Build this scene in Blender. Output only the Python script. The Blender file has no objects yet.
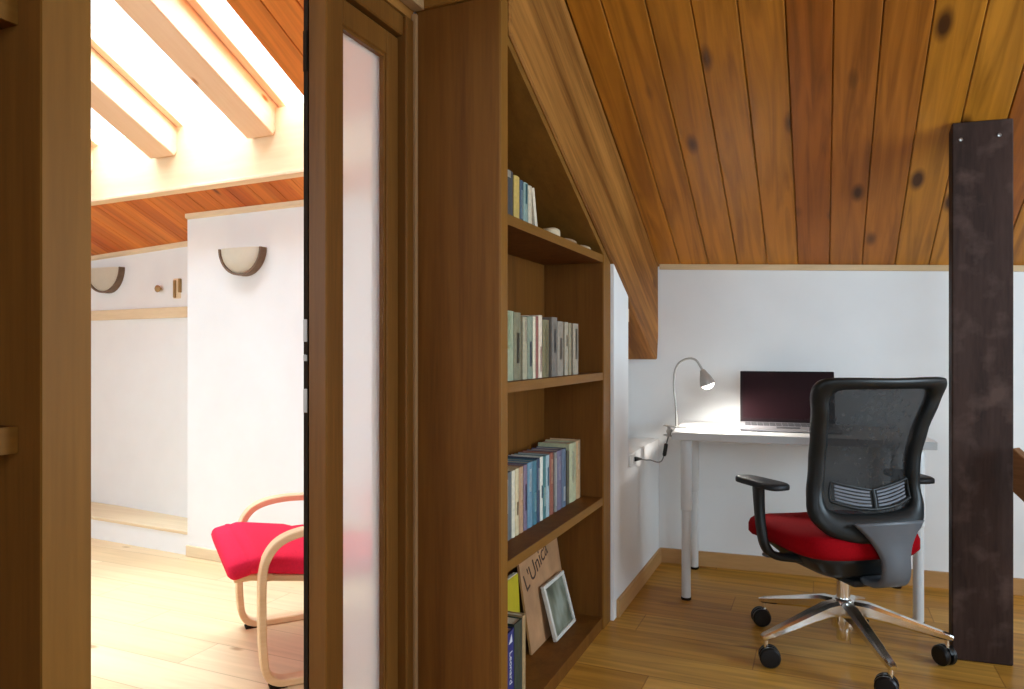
import bpy, bmesh, math, random
from mathutils import Vector, Matrix, Euler
random.seed(7)
SC = bpy.context.scene
COL = SC.collection
PI = math.pi
R = math.radians

# ------------------------------------------------------------------ materials
def s2l(c):
    def f(v):
        v = v / 255.0
        return v / 12.92 if v <= 0.04045 else ((v + 0.055) / 1.055) ** 2.4
    return (f(c[0]), f(c[1]), f(c[2]), 1.0)

def new_mat(name):
    m = bpy.data.materials.new(name)
    m.use_nodes = True
    nt = m.node_tree
    b = nt.nodes['Principled BSDF']
    return m, nt, b

def N(nt, t, **kw):
    n = nt.nodes.new(t)
    for k, v in kw.items():
        setattr(n, k, v)
    return n

def ramp(nt, stops):
    n = N(nt, 'ShaderNodeValToRGB')
    e = n.color_ramp.elements
    while len(e) < len(stops):
        e.new(0.5)
    for i, (p, c) in enumerate(stops):
        e[i].position = p
        e[i].color = c if len(c) == 4 else (c[0], c[1], c[2], 1)
    return n

def plain(name, rgb, rough=0.5, metal=0.0, var=0.06, scale=30, bump=0.0, coat=0.0, spec=0.5):
    m, nt, b = new_mat(name)
    tc = N(nt, 'ShaderNodeTexCoord')
    nz = N(nt, 'ShaderNodeTexNoise')
    nz.inputs['Scale'].default_value = scale
    nz.inputs['Detail'].default_value = 4
    nt.links.new(tc.outputs['Object'], nz.inputs['Vector'])
    c = s2l(rgb)
    r = ramp(nt, [(0.3, tuple(v * (1 - var) for v in c[:3])), (0.7, tuple(min(1, v * (1 + var)) for v in c[:3]))])
    nt.links.new(nz.outputs['Fac'], r.inputs['Fac'])
    nt.links.new(r.outputs['Color'], b.inputs['Base Color'])
    b.inputs['Roughness'].default_value = rough
    b.inputs['Metallic'].default_value = metal
    b.inputs['Coat Weight'].default_value = coat
    b.inputs['Specular IOR Level'].default_value = spec
    if bump:
        bp = N(nt, 'ShaderNodeBump')
        bp.inputs['Strength'].default_value = bump
        bp.inputs['Distance'].default_value = 0.002
        nt.links.new(nz.outputs['Fac'], bp.inputs['Height'])
        nt.links.new(bp.outputs['Normal'], b.inputs['Normal'])
    return m

def wood(name, dark, light, axis='Y', across=14.0, along=0.8, rough=0.45, knots=0.0, knot_rgb=(60, 32, 12), contrast=1.0, bump=0.08, spec=0.15):
    m, nt, b = new_mat(name)
    tc = N(nt, 'ShaderNodeTexCoord')
    mp = N(nt, 'ShaderNodeMapping')
    sc = [across] * 3
    sc['XYZ'.index(axis)] = along
    mp.inputs['Scale'].default_value = sc
    nt.links.new(tc.outputs['Object'], mp.inputs['Vector'])
    n1 = N(nt, 'ShaderNodeTexNoise')
    n1.inputs['Scale'].default_value = 1.0
    n1.inputs['Detail'].default_value = 6
    n1.inputs['Distortion'].default_value = 0.6
    nt.links.new(mp.outputs['Vector'], n1.inputs['Vector'])
    n2 = N(nt, 'ShaderNodeTexNoise')
    n2.inputs['Scale'].default_value = 7.0
    n2.inputs['Detail'].default_value = 3
    nt.links.new(mp.outputs['Vector'], n2.inputs['Vector'])
    mx = N(nt, 'ShaderNodeMath', operation='MULTIPLY_ADD')
    mx.inputs[1].default_value = 0.35
    nt.links.new(n2.outputs['Fac'], mx.inputs[0])
    mm = N(nt, 'ShaderNodeMath', operation='MULTIPLY')
    mm.inputs[1].default_value = 0.65
    nt.links.new(n1.outputs['Fac'], mm.inputs[0])
    nt.links.new(mm.outputs[0], mx.inputs[2])
    h = 0.2 / contrast
    rp = ramp(nt, [(0.5 - h, s2l(dark)), (0.5 + h, s2l(light))])
    nt.links.new(mx.outputs[0], rp.inputs['Fac'])
    out = rp.outputs['Color']
    if knots:
        mk = N(nt, 'ShaderNodeMapping')
        ks = [5.0] * 3
        ks['XYZ'.index(axis)] = 2.2
        mk.inputs['Scale'].default_value = ks
        nt.links.new(tc.outputs['Object'], mk.inputs['Vector'])
        vo = N(nt, 'ShaderNodeTexVoronoi')
        vo.inputs['Scale'].default_value = 1.0
        nt.links.new(mk.outputs['Vector'], vo.inputs['Vector'])
        kr = ramp(nt, [(knots * 0.5, (1, 1, 1, 1)), (knots, (0, 0, 0, 1))])
        nt.links.new(vo.outputs['Distance'], kr.inputs['Fac'])
        km = N(nt, 'ShaderNodeMix', data_type='RGBA')
        nt.links.new(kr.outputs['Color'], km.inputs['Factor'])
        nt.links.new(out, km.inputs['A'])
        km.inputs['B'].default_value = s2l(knot_rgb)
        out = km.outputs['Result']
    nt.links.new(out, b.inputs['Base Color'])
    b.inputs['Roughness'].default_value = rough
    b.inputs['Specular IOR Level'].default_value = spec
    if bump:
        bp = N(nt, 'ShaderNodeBump')
        bp.inputs['Strength'].default_value = bump
        bp.inputs['Distance'].default_value = 0.002
        nt.links.new(mx.outputs[0], bp.inputs['Height'])
        nt.links.new(bp.outputs['Normal'], b.inputs['Normal'])
    return m

def planks(name, x0, w, tones, grain=0.55, rough=0.4, swap=False, length=0.0, knot=0.17, knot_rgb=(70, 38, 12), knot_scale=(6.0, 2.4), seam=0.0, spec=0.25):
    """Board material: boards run along local Y (along X when swap), one random tone per board, grain and knots along it."""
    m, nt, b = new_mat(name)
    L = nt.links.new
    tc = N(nt, 'ShaderNodeTexCoord')
    sp = N(nt, 'ShaderNodeSeparateXYZ')
    L(tc.outputs['Object'], sp.inputs[0])
    ax, al = (sp.outputs[1], sp.outputs[0]) if swap else (sp.outputs[0], sp.outputs[1])
    def M(op, a, bb=None, c=None):
        n = N(nt, 'ShaderNodeMath', operation=op)
        for i, v in enumerate((a, bb, c)):
            if v is None:
                continue
            if isinstance(v, (int, float)):
                n.inputs[i].default_value = v
            else:
                L(v, n.inputs[i])
        return n.outputs[0]
    u = M('DIVIDE', M('SUBTRACT', ax, x0), w)
    idx = M('FLOOR', u)
    if length:
        v = M('DIVIDE', M('ADD', al, M('MULTIPLY', idx, length * 0.37)), length)
        key = M('MULTIPLY_ADD', M('FLOOR', v), 7.31, M('MULTIPLY', idx, 1.713))
    else:
        key = idx
    wn = N(nt, 'ShaderNodeTexWhiteNoise', noise_dimensions='1D')
    L(M('ADD', key, 0.37), wn.inputs['W'])
    rnd = wn.outputs['Value']
    st = [((i + 0.5) / len(tones), s2l(t)) for i, t in enumerate(tones)]
    base = ramp(nt, st)
    base.color_ramp.interpolation = 'LINEAR'
    L(rnd, base.inputs['Fac'])
    # grain
    cx = N(nt, 'ShaderNodeCombineXYZ')
    L(M('MULTIPLY', ax, 22.0), cx.inputs[0])
    L(M('MULTIPLY', al, 1.3), cx.inputs[1])
    L(M('MULTIPLY', rnd, 40.0), cx.inputs[2])
    g = N(nt, 'ShaderNodeTexNoise')
    g.inputs['Scale'].default_value = 1.0
    g.inputs['Detail'].default_value = 6
    g.inputs['Distortion'].default_value = 1.2
    L(cx.outputs[0], g.inputs['Vector'])
    gr = ramp(nt, [(0.32, (1 - grain, 1 - grain * 1.05, 1 - grain * 1.1)), (0.62, (1.0, 1.0, 1.0))])
    L(g.outputs['Fac'], gr.inputs['Fac'])
    mu = N(nt, 'ShaderNodeMix', data_type='RGBA', blend_type='MULTIPLY')
    mu.inputs['Factor'].default_value = 1
    L(base.outputs['Color'], mu.inputs['A'])
    L(gr.outputs['Color'], mu.inputs['B'])
    # knots
    ck = N(nt, 'ShaderNodeCombineXYZ')
    L(M('MULTIPLY', ax, knot_scale[0]), ck.inputs[0])
    L(M('MULTIPLY', al, knot_scale[1]), ck.inputs[1])
    L(M('MULTIPLY', rnd, 9.0), ck.inputs[2])
    vo = N(nt, 'ShaderNodeTexVoronoi')
    L(ck.outputs[0], vo.inputs['Vector'])
    vo.inputs['Scale'].default_value = 1.0
    kr = ramp(nt, [(knot * 0.45, (1, 1, 1, 1)), (knot, (0, 0, 0, 1))])
    L(vo.outputs['Distance'], kr.inputs['Fac'])
    km = N(nt, 'ShaderNodeMix', data_type='RGBA')
    L(kr.outputs['Color'], km.inputs['Factor'])
    L(mu.outputs['Result'], km.inputs['A'])
    km.inputs['B'].default_value = s2l(knot_rgb)
    out = km.outputs['Result']
    if seam:
        fr = M('FRACT', u)
        e = M('LESS_THAN', M('MINIMUM', fr, M('SUBTRACT', 1.0, fr)), seam)
        if length:
            fv = M('FRACT', v)
            e2 = M('LESS_THAN', M('MINIMUM', fv, M('SUBTRACT', 1.0, fv)), seam * w / length)
            e = M('MAXIMUM', e, e2)
        sm = N(nt, 'ShaderNodeMix', data_type='RGBA', blend_type='MULTIPLY')
        L(M('MULTIPLY', e, 0.45), sm.inputs['Factor'])
        L(out, sm.inputs['A'])
        sm.inputs['B'].default_value = s2l((120, 80, 40))
        out = sm.outputs['Result']
    L(out, b.inputs['Base Color'])
    b.inputs['Roughness'].default_value = rough
    b.inputs['Specular IOR Level'].default_value = spec
    bp = N(nt, 'ShaderNodeBump')
    bp.inputs['Strength'].default_value = 0.06
    bp.inputs['Distance'].default_value = 0.002
    L(g.outputs['Fac'], bp.inputs['Height'])
    L(bp.outputs['Normal'], b.inputs['Normal'])
    return m

def glass_mat(name, rough=0.0, tint=(1, 1, 1)):
    """Clear pane: mostly lets light straight through, with a faint mirror."""
    m, nt, b = new_mat(name)
    nt.nodes.remove(b)
    out = nt.nodes['Material Output']
    tr = N(nt, 'ShaderNodeBsdfTransparent')
    tr.inputs['Color'].default_value = (*tint, 1)
    gl = N(nt, 'ShaderNodeBsdfGlossy')
    gl.inputs['Roughness'].default_value = 0.02
    mx = N(nt, 'ShaderNodeMixShader')
    mx.inputs[0].default_value = 0.03
    nt.links.new(tr.outputs[0], mx.inputs[1])
    nt.links.new(gl.outputs[0], mx.inputs[2])
    nt.links.new(mx.outputs[0], out.inputs['Surface'])
    return m

def frosted_mat(name):
    m, nt, b = new_mat(name)
    nt.nodes.remove(b)
    out = nt.nodes['Material Output']
    rf = N(nt, 'ShaderNodeBsdfRefraction')
    rf.inputs['Roughness'].default_value = 0.42
    rf.inputs['IOR'].default_value = 1.08
    rf.inputs['Color'].default_value = (0.95, 0.95, 0.95, 1)
    tl = N(nt, 'ShaderNodeBsdfTranslucent')
    tl.inputs['Color'].default_value = (0.93, 0.93, 0.92, 1)
    df = N(nt, 'ShaderNodeBsdfDiffuse')
    df.inputs['Color'].default_value = (0.75, 0.77, 0.78, 1)
    nz = N(nt, 'ShaderNodeTexNoise')
    nz.inputs['Scale'].default_value = 300
    bp = N(nt, 'ShaderNodeBump')
    bp.inputs['Strength'].default_value = 0.1
    nt.links.new(nz.outputs['Fac'], bp.inputs['Height'])
    nt.links.new(bp.outputs['Normal'], rf.inputs['Normal'])
    m1 = N(nt, 'ShaderNodeMixShader')
    m1.inputs[0].default_value = 0.3
    nt.links.new(rf.outputs[0], m1.inputs[1])
    nt.links.new(tl.outputs[0], m1.inputs[2])
    m2 = N(nt, 'ShaderNodeMixShader')
    m2.inputs[0].default_value = 0.12
    nt.links.new(m1.outputs[0], m2.inputs[1])
    nt.links.new(df.outputs[0], m2.inputs[2])
    nt.links.new(m2.outputs[0], out.inputs['Surface'])
    return m

def mesh_fabric(name):
    m, nt, b = new_mat(name)
    out = nt.nodes['Material Output']
    tc = N(nt, 'ShaderNodeTexCoord')
    nz = N(nt, 'ShaderNodeTexNoise')
    nz.inputs['Scale'].default_value = 60
    nt.links.new(tc.outputs['Object'], nz.inputs['Vector'])
    r = ramp(nt, [(0.3, s2l((36, 36, 36))), (0.7, s2l((44, 43, 43)))])
    nt.links.new(nz.outputs['Fac'], r.inputs['Fac'])
    nt.links.new(r.outputs['Color'], b.inputs['Base Color'])
    b.inputs['Roughness'].default_value = 0.8
    tr = N(nt, 'ShaderNodeBsdfTransparent')
    mx = N(nt, 'ShaderNodeMixShader')
    mx.inputs[0].default_value = 0.92
    b.inputs['Specular IOR Level'].default_value = 0.1
    nt.links.new(tr.outputs[0], mx.inputs[1])
    nt.links.new(b.outputs[0], mx.inputs[2])
    nt.links.new(mx.outputs[0], out.inputs['Surface'])
    return m

def emit_mat(name, rgb, strength):
    m, nt, b = new_mat(name)
    b.inputs['Base Color'].default_value = s2l(rgb)
    b.inputs['Emission Color'].default_value = s2l(rgb)
    b.inputs['Emission Strength'].default_value = strength
    return m

M_wall = plain('white_plaster', (236, 236, 234), 0.9, var=0.015, scale=6, bump=0.05)
M_ceil = planks('knotty_pine_boards', -0.54, 0.1435,
                [(156, 88, 24), (186, 122, 36), (162, 92, 28), (192, 128, 40), (154, 84, 28), (180, 114, 32)], grain=0.44, knot=0.2, rough=0.42)
M_ceil_left = planks('amber_pine_boards', -2.06, 0.1435,
                     [(200, 98, 26), (214, 120, 38), (190, 90, 24), (222, 128, 46)], grain=0.26, rough=0.5, knot=0.10, knot_rgb=(120, 60, 20))
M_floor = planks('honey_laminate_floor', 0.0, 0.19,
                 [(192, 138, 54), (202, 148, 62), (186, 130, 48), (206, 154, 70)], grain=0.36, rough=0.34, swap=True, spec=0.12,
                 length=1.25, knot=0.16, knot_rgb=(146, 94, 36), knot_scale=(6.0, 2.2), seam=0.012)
M_floor_lit = planks('sunlit_laminate_floor', 0.0, 0.19,  # paler copy of the laminate, strong daylight put into its colour
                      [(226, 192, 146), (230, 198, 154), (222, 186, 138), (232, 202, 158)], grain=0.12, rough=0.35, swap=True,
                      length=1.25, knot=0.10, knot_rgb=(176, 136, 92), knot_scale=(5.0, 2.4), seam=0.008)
M_walnut = wood('brown_cabinet_veneer', (90, 52, 16), (124, 78, 28), 'Z', across=18, along=0.9, rough=0.6, contrast=0.8, spec=0.12)
M_edge = wood('brown_edge_band', (118, 77, 28), (142, 96, 38), 'Z', across=22, along=1.2, rough=0.5, contrast=0.8)
M_edge_y = wood('brown_shelf_veneer', (114, 74, 28), (140, 96, 38), 'Y', across=22, along=1.2, rough=0.5, contrast=0.8)
M_door = wood('brown_oak_door', (94, 57, 20), (124, 80, 32), 'Z', across=20, along=0.8, rough=0.42, contrast=0.9)
M_beam = wood('knotty_beam_wood', (104, 62, 20), (172, 116, 54), 'Y', across=11, along=0.6, rough=0.6, knots=0.12, knot_rgb=(100, 60, 26), contrast=1.3)
M_rafter = wood('pale_rafter_pine', (234, 192, 152), (244, 208, 172), 'Y', across=10, along=0.7, rough=0.6, knots=0.07, knot_rgb=(180, 110, 60))
M_purlin = wood('pale_purlin_pine', (234, 200, 156), (246, 218, 178), 'X', across=8, along=0.6, rough=0.6)
M_post = wood('dark_stained_post', (36, 24, 19), (68, 49, 42), 'Z', across=12, along=1.6, rough=0.55, knots=0.2, knot_rgb=(32, 21, 17), contrast=1.0)
nt = M_post.node_tree
_pb = nt.nodes['Principled BSDF']
_src = _pb.inputs['Base Color'].links[0].from_socket
_tc = N(nt, 'ShaderNodeTexCoord')
_nz = N(nt, 'ShaderNodeTexNoise')
_nz.inputs['Scale'].default_value = 9.0
_nz.inputs['Detail'].default_value = 5
nt.links.new(_tc.outputs['Object'], _nz.inputs['Vector'])
_rp = ramp(nt, [(0.52, (0, 0, 0, 1)), (0.68, (0.75, 0.75, 0.75, 1))])
nt.links.new(_nz.outputs['Fac'], _rp.inputs['Fac'])
_mx = N(nt, 'ShaderNodeMix', data_type='RGBA')
nt.links.new(_rp.outputs['Color'], _mx.inputs['Factor'])
nt.links.new(_src, _mx.inputs['A'])
_mx.inputs['B'].default_value = s2l((88, 68, 60))
nt.links.new(_mx.outputs['Result'], _pb.inputs['Base Color'])
M_rail = wood('brown_rail_wood', (96, 62, 36), (128, 88, 54), 'X', across=16, along=1.2, rough=0.5)
M_skirt = wood('honey_skirting', (176, 132, 82), (196, 152, 100), 'X', across=20, along=0.7, rough=0.45)
M_skirt_pale = wood('pale_skirting', (222, 196, 158), (236, 214, 178), 'X', across=20, along=0.7, rough=0.5)
M_trim = wood('pale_trim_strip', (202, 172, 130), (220, 192, 152), 'X', across=20, along=0.7, rough=0.5)
M_bent = wood('birch_bentwood', (226, 184, 136), (240, 204, 160), 'Y', across=20, along=1.0, rough=0.4)
M_white = plain('white_laminate', (232, 230, 226), 0.35, var=0.01)
M_desk_edge = plain('grey_desk_edge', (198, 196, 192), 0.45, var=0.02)
M_silver = plain('silver_leg_paint', (214, 214, 212), 0.35, 0.2, var=0.02)
M_chrome = plain('polished_chrome', (236, 234, 230), 0.18, 1.0, var=0.02)
M_steel = plain('brushed_steel', (170, 168, 164), 0.3, 1.0, var=0.03)
M_black = plain('black_plastic', (27, 29, 29), 0.42, var=0.05, spec=0.35)
M_black_soft = plain('black_armrest_rubber', (34, 35, 37), 0.5, var=0.05, spec=0.3)
M_wheel = plain('black_castor_nylon', (20, 18, 18), 0.4, var=0.05, spec=0.3)
M_greypl = plain('grey_plastic_bracket', (86, 88, 92), 0.45, var=0.03)
M_lumbar = plain('grey_lumbar_plastic', (108, 112, 120), 0.4, var=0.03)
M_mesh = mesh_fabric('black_back_mesh')
M_red = plain('red_seat_fabric', (142, 4, 14), 0.9, var=0.1, scale=160, bump=0.15, spec=0.08)
M_cush = plain('red_cushion_cotton', (228, 40, 70), 0.85, var=0.06, scale=120, bump=0.1, spec=0.1)
M_screen = plain('dark_laptop_screen', (30, 12, 15), 0.35, var=0.03, spec=0.12)
M_lapt = plain('silver_laptop_shell', (168, 164, 166), 0.4, 0.5, var=0.03)
M_key = plain('grey_laptop_keys', (84, 82, 84), 0.5)
M_lampm = plain('brushed_lamp_metal', (190, 187, 180), 0.4, 0.6, var=0.04)
M_bulb = emit_mat('lit_lamp_bulb', (255, 252, 244), 9.0)
M_cord = plain('grey_cord_rubber', (120, 120, 118), 0.5)
M_sconce_glass = plain('cream_opal_glass', (240, 232, 214), 0.4, var=0.02)
M_sconce_wood = wood('brown_sconce_wood', (104, 84, 68), (136, 112, 92), 'X', across=30, along=6, rough=0.5)
M_paper = plain('book_page_paper', (214, 202, 176), 0.9, var=0.08, scale=200)
M_rubber = plain('dark_rubber', (40, 28, 18), 0.8, spec=0.1)
M_strike = plain('dull_nickel', (168, 162, 154), 0.5)
M_frost = frosted_mat('frosted_door_glass')
M_glass = glass_mat('clear_pane_glass')
M_brass = plain('dull_brass', (170, 138, 92), 0.4, 0.7)
M_socket = plain('white_socket_plastic', (224, 222, 218), 0.35, var=0.01)

# ------------------------------------------------------------------ mesh helpers
def link(name, bm, mats, parent=None, smooth=False, loc=None, rot=None):
    me = bpy.data.meshes.new(name)
    bmesh.ops.recalc_face_normals(bm, faces=bm.faces[:])
    bm.to_mesh(me)
    bm.free()
    o = bpy.data.objects.new(name, me)
    COL.objects.link(o)
    for mt in (mats if isinstance(mats, (list, tuple)) else [mats]):
        me.materials.append(mt)
    if smooth:
        for p in me.polygons:
            p.use_smooth = True
        if smooth != 'all':
            md = o.modifiers.new('edges', 'EDGE_SPLIT')
            md.split_angle = R(38)
    if parent:
        o.parent = parent
    if loc is not None:
        o.location = loc
    if rot is not None:
        o.rotation_euler = rot
    return o

def empty(name, loc, rotz=0.0):
    o = bpy.data.objects.new(name, None)
    COL.objects.link(o)
    o.location = loc
    o.rotation_euler = (0, 0, rotz)
    o.empty_display_size = 0.1
    return o

def tag(o, label, cat, group=None, kind=None):
    o['label'] = label
    o['category'] = cat
    if group:
        o['group'] = group
    if kind:
        o['kind'] = kind
    return o

def struct(o, label=None, cat=None):
    o['kind'] = 'structure'
    if label:
        o['label'] = label
    if cat:
        o['category'] = cat
    return o

def box(bm, x0, x1, y0, y1, z0, z1, bev=0.0, mat=0, seg=1):
    n0 = len(bm.faces)
    vs = [bm.verts.new((x, y, z)) for x in (x0, x1) for y in (y0, y1) for z in (z0, z1)]
    q = [(0, 1, 3, 2), (4, 6, 7, 5), (0, 4, 5, 1), (2, 3, 7, 6), (0, 2, 6, 4), (1, 5, 7, 3)]
    fs = [bm.faces.new([vs[i] for i in f]) for f in q]
    for f in fs:
        f.material_index = mat
    if bev:
        es = list({e for f in fs for e in f.edges})
        r = bmesh.ops.bevel(bm, geom=es, offset=bev, segments=seg, affect='EDGES', profile=0.5)
        for f in r['faces']:
            f.material_index = mat
    return vs

def bx(*a, **k):
    bm = bmesh.new()
    box(bm, *a, **k)
    return bm

def prism(bm, poly, axis, a0, a1, mat=0):
    """Polygon in the two other axes (in x,y,z order), extruded along axis."""
    def P(p, a):
        v = list(p)
        v.insert(axis, a)
        return v
    A = [bm.verts.new(P(p, a0)) for p in poly]
    B = [bm.verts.new(P(p, a1)) for p in poly]
    n = len(poly)
    fs = [bm.faces.new(A), bm.faces.new(B[::-1])]
    for i in range(n):
        fs.append(bm.faces.new((A[i], B[i], B[(i + 1) % n], A[(i + 1) % n])))
    for f in fs:
        f.material_index = mat
    return fs

def loft(bm, loops, closed=True, cap=True, ring=False, mat=0):
    rows = [[bm.verts.new(p) for p in l] for l in loops]
    n = len(rows[0])
    fs = []
    rng = range(len(rows) if ring else len(rows) - 1)
    for i in rng:
        a, b = rows[i], rows[(i + 1) % len(rows)]
        for j in range(n if closed else n - 1):
            k = (j + 1) % n
            fs.append(bm.faces.new((a[j], a[k], b[k], b[j])))
    if cap and closed and not ring:
        fs.append(bm.faces.new(rows[0][::-1]))
        fs.append(bm.faces.new(rows[-1]))
    for f in fs:
        f.material_index = mat
    return fs

def catmull(pts, n=8):
    P = [Vector(p) for p in pts]
    P = [2 * P[0] - P[1]] + P + [2 * P[-1] - P[-2]]
    out = []
    for i in range(1, len(P) - 2):
        p0, p1, p2, p3 = P[i - 1:i + 3]
        for k in range(n):
            t = k / n
            out.append(0.5 * ((2 * p1) + (p2 - p0) * t + (2 * p0 - 5 * p1 + 4 * p2 - p3) * t * t + (3 * p1 - p0 - 3 * p2 + p3) * t ** 3))
    out.append(P[-2])
    return out

def catmull_closed(pts, n=6):
    P = [Vector(p) for p in pts]
    m = len(P)
    out = []
    for i in range(m):
        p0, p1, p2, p3 = P[i - 1], P[i], P[(i + 1) % m], P[(i + 2) % m]
        for k in range(n):
            t = k / n
            out.append(0.5 * ((2 * p1) + (p2 - p0) * t + (2 * p0 - 5 * p1 + 4 * p2 - p3) * t * t + (3 * p1 - p0 - 3 * p2 + p3) * t ** 3))
    return out

def tube(bm, pts, rad, seg=12, mat=0):
    P = [Vector(p) for p in pts]
    loops = []
    up = None
    for i, p in enumerate(P):
        t = (P[min(i + 1, len(P) - 1)] - P[max(i - 1, 0)]).normalized()
        if up is None:
            a = Vector((0, 0, 1)) if abs(t.z) < 0.9 else Vector((1, 0, 0))
            u = t.cross(a).normalized()
        else:
            u = (up - t * up.dot(t)).normalized()
        up = u
        v = t.cross(u)
        r = rad[i] if isinstance(rad, (list, tuple)) else rad
        loops.append([p + (u * math.cos(2 * PI * k / seg) + v * math.sin(2 * PI * k / seg)) * r for k in range(seg)])
    return loft(bm, loops, mat=mat)

def strip(bm, pts, side, w, t, mat=0, round_=0.25):
    """Sweep a flat rounded bar along pts; w along the fixed side axis, t across it. w, t may be lists."""
    P = [Vector(p) for p in pts]
    S = Vector(side).normalized()
    loops = []
    for i, p in enumerate(P):
        tg = (P[min(i + 1, len(P) - 1)] - P[max(i - 1, 0)]).normalized()
        nn = S.cross(tg).normalized()
        ww = (w[i] if isinstance(w, (list, tuple)) else w) / 2
        tt = (t[i] if isinstance(t, (list, tuple)) else t) / 2
        c = min(ww, tt) * 2 * round_
        sec = [(-ww + c, -tt), (ww - c, -tt), (ww, -tt + c), (ww, tt - c), (ww - c, tt), (-ww + c, tt), (-ww, tt - c), (-ww, -tt + c)]
        loops.append([p + S * a + nn * b for a, b in sec])
    return loft(bm, loops, mat=mat)

def lathe(bm, prof, seg=24, center=(0, 0, 0), mat=0, axis_rot=None):
    rows = []
    for r, z in prof:
        row = []
        for k in range(seg):
            v = Vector((r * math.cos(2 * PI * k / seg), r * math.sin(2 * PI * k / seg), z))
            if axis_rot:
                v = axis_rot @ v
            row.append(v + Vector(center))
        rows.append(row)
    return loft(bm, rows, mat=mat)

# ------------------------------------------------------------------ the roof plane and the room
SL = 0.49
def rz(y):
    return 1.55 + SL * (3.87 - y)
ANG = math.atan(SL)
CA = math.cos(ANG)
def ly(y):                       # world Y on the roof plane -> local y on a roof-aligned object
    return (y - 3.87) / CA
ROOF_LOC, ROOF_ROT = (0, 3.87, 1.55), (-ANG, 0, 0)
XP = -1.10                       # partition plane between the two rooms
Y_REAR = -2.2

def planks_mesh(bm, segs, x0, x1, start, w):
    """segs(xa, xb) -> list of (ya, yb); boards with open v-joints under a backing."""
    k = math.floor((x0 - start) / w)
    while start + k * w < x1:
        a = max(x0, start + k * w)
        b = min(x1, start + (k + 1) * w)
        if b - a > 0.01:
            for ya, yb in segs(a, b):
                box(bm, a + 0.0015, b - 0.0015, ya, yb, 0.0, 0.02, bev=0.003)
        k += 1

# right ceiling
bm = bmesh.new()
planks_mesh(bm, lambda a, b: [(ly(Y_REAR), ly(4.05))], -0.80, 2.75, -0.54, 0.1435)
box(bm, -1.02, 2.75, ly(Y_REAR), ly(4.05), 0.0205, 0.22)
struct(link('ceiling', bm, M_ceil, loc=ROOF_LOC, rot=ROOF_ROT), 'sloping knotty pine board ceiling over the desk', 'ceiling')

# left ceiling with the skylight opening
OX0, OX1, OY0, OY1 = -3.90, -2.06, 1.93, 2.70
UY0, UY1 = 0.70, 1.78            # made-up second row of skylights up the slope, admits sun
def segs_left(a, b):
    if b <= OX0 + 0.001 or a >= OX1 - 0.001:
        return [(ly(Y_REAR), ly(2.80))]
    return [(ly(Y_REAR), ly(UY0)), (ly(UY1), ly(OY0))]
bm = bmesh.new()
planks_mesh(bm, segs_left, -5.25, -1.14, -2.06, 0.1435)
for x0, x1, y0, y1 in ((-5.25, OX0, Y_REAR, 3.5), (OX1, -1.02, Y_REAR, 3.5), (OX0, OX1, Y_REAR, UY0), (OX0, OX1, UY1, OY0), (OX0, OX1, 2.86, 3.5)):
    box(bm, x0, x1, ly(y0), ly(y1), 0.0205, 0.22)
struct(link('ceiling.001', bm, M_ceil_left, loc=ROOF_LOC, rot=ROOF_ROT), 'sloping orange pine board ceiling of the bright left room', 'ceiling')

# floor
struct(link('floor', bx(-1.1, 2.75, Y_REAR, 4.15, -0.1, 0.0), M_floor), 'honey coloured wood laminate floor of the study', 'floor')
struct(link('floor.001', bx(-5.25, -1.1001, Y_REAR, 4.15, -0.1, 0.0), M_floor_lit), 'wood laminate floor of the bright room, paled to carry the sunlight', 'floor')

# back wall of the study (turned a little, like the desk)
WT = 0.084
def wy(x):
    return 3.83 + WT * (x + 0.79)
def wall_run(bm, x0, x1, z0, ztop, off0, off1):
    """vertical slab along the back wall; off = distance in front (-) or behind (+) of its face."""
    pts = []
    for x in (x0, x1):
        for off in (off0, off1):
            y = wy(x) + off
            zt = ztop if ztop is not None else rz(y) - 0.001
            pts.append(((x, y, z0), (x, y, zt)))
    a, b, c, d = pts
    v = [bm.verts.new(p) for q in (a, b, d, c) for p in q]
    for f in ((0, 2, 3, 1), (2, 4, 5, 3), (4, 6, 7, 5), (6, 0, 1, 7), (1, 3, 5, 7), (0, 6, 4, 2)):
        bm.faces.new([v[i] for i in f])
bm = bmesh.new()
wall_run(bm, -1.42, 2.75, 0, None, 0, 0.12)
struct(link('wall_back', bm, M_wall), 'white plaster wall behind the desk', 'wall')
bm = bmesh.new()
wall_run(bm, -0.79, 2.75, 0.0, 0.075, -0.016, 0)
struct(link('baseboard_back', bm, M_skirt), 'honey wood skirting below the wall behind the desk', 'baseboard')
bm = bmesh.new()
for x0, x1 in ((-0.79, 2.75),):
    y0, y1 = wy(x0) - 0.022, wy(x1) - 0.022
    pts = []
    for x in (x0, x1):
        y = wy(x) - 0.022
        pts.append([(x, y, rz(y) - 0.028), (x, y, rz(y) - 0.001), (x, y + 0.021, rz(y + 0.021) - 0.001), (x, y + 0.021, rz(y) - 0.028)])
    loft(bm, pts)
struct(link('trim_1', bm, M_trim), 'pale wood trim strip between the white wall and the board ceiling', 'trim')

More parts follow.
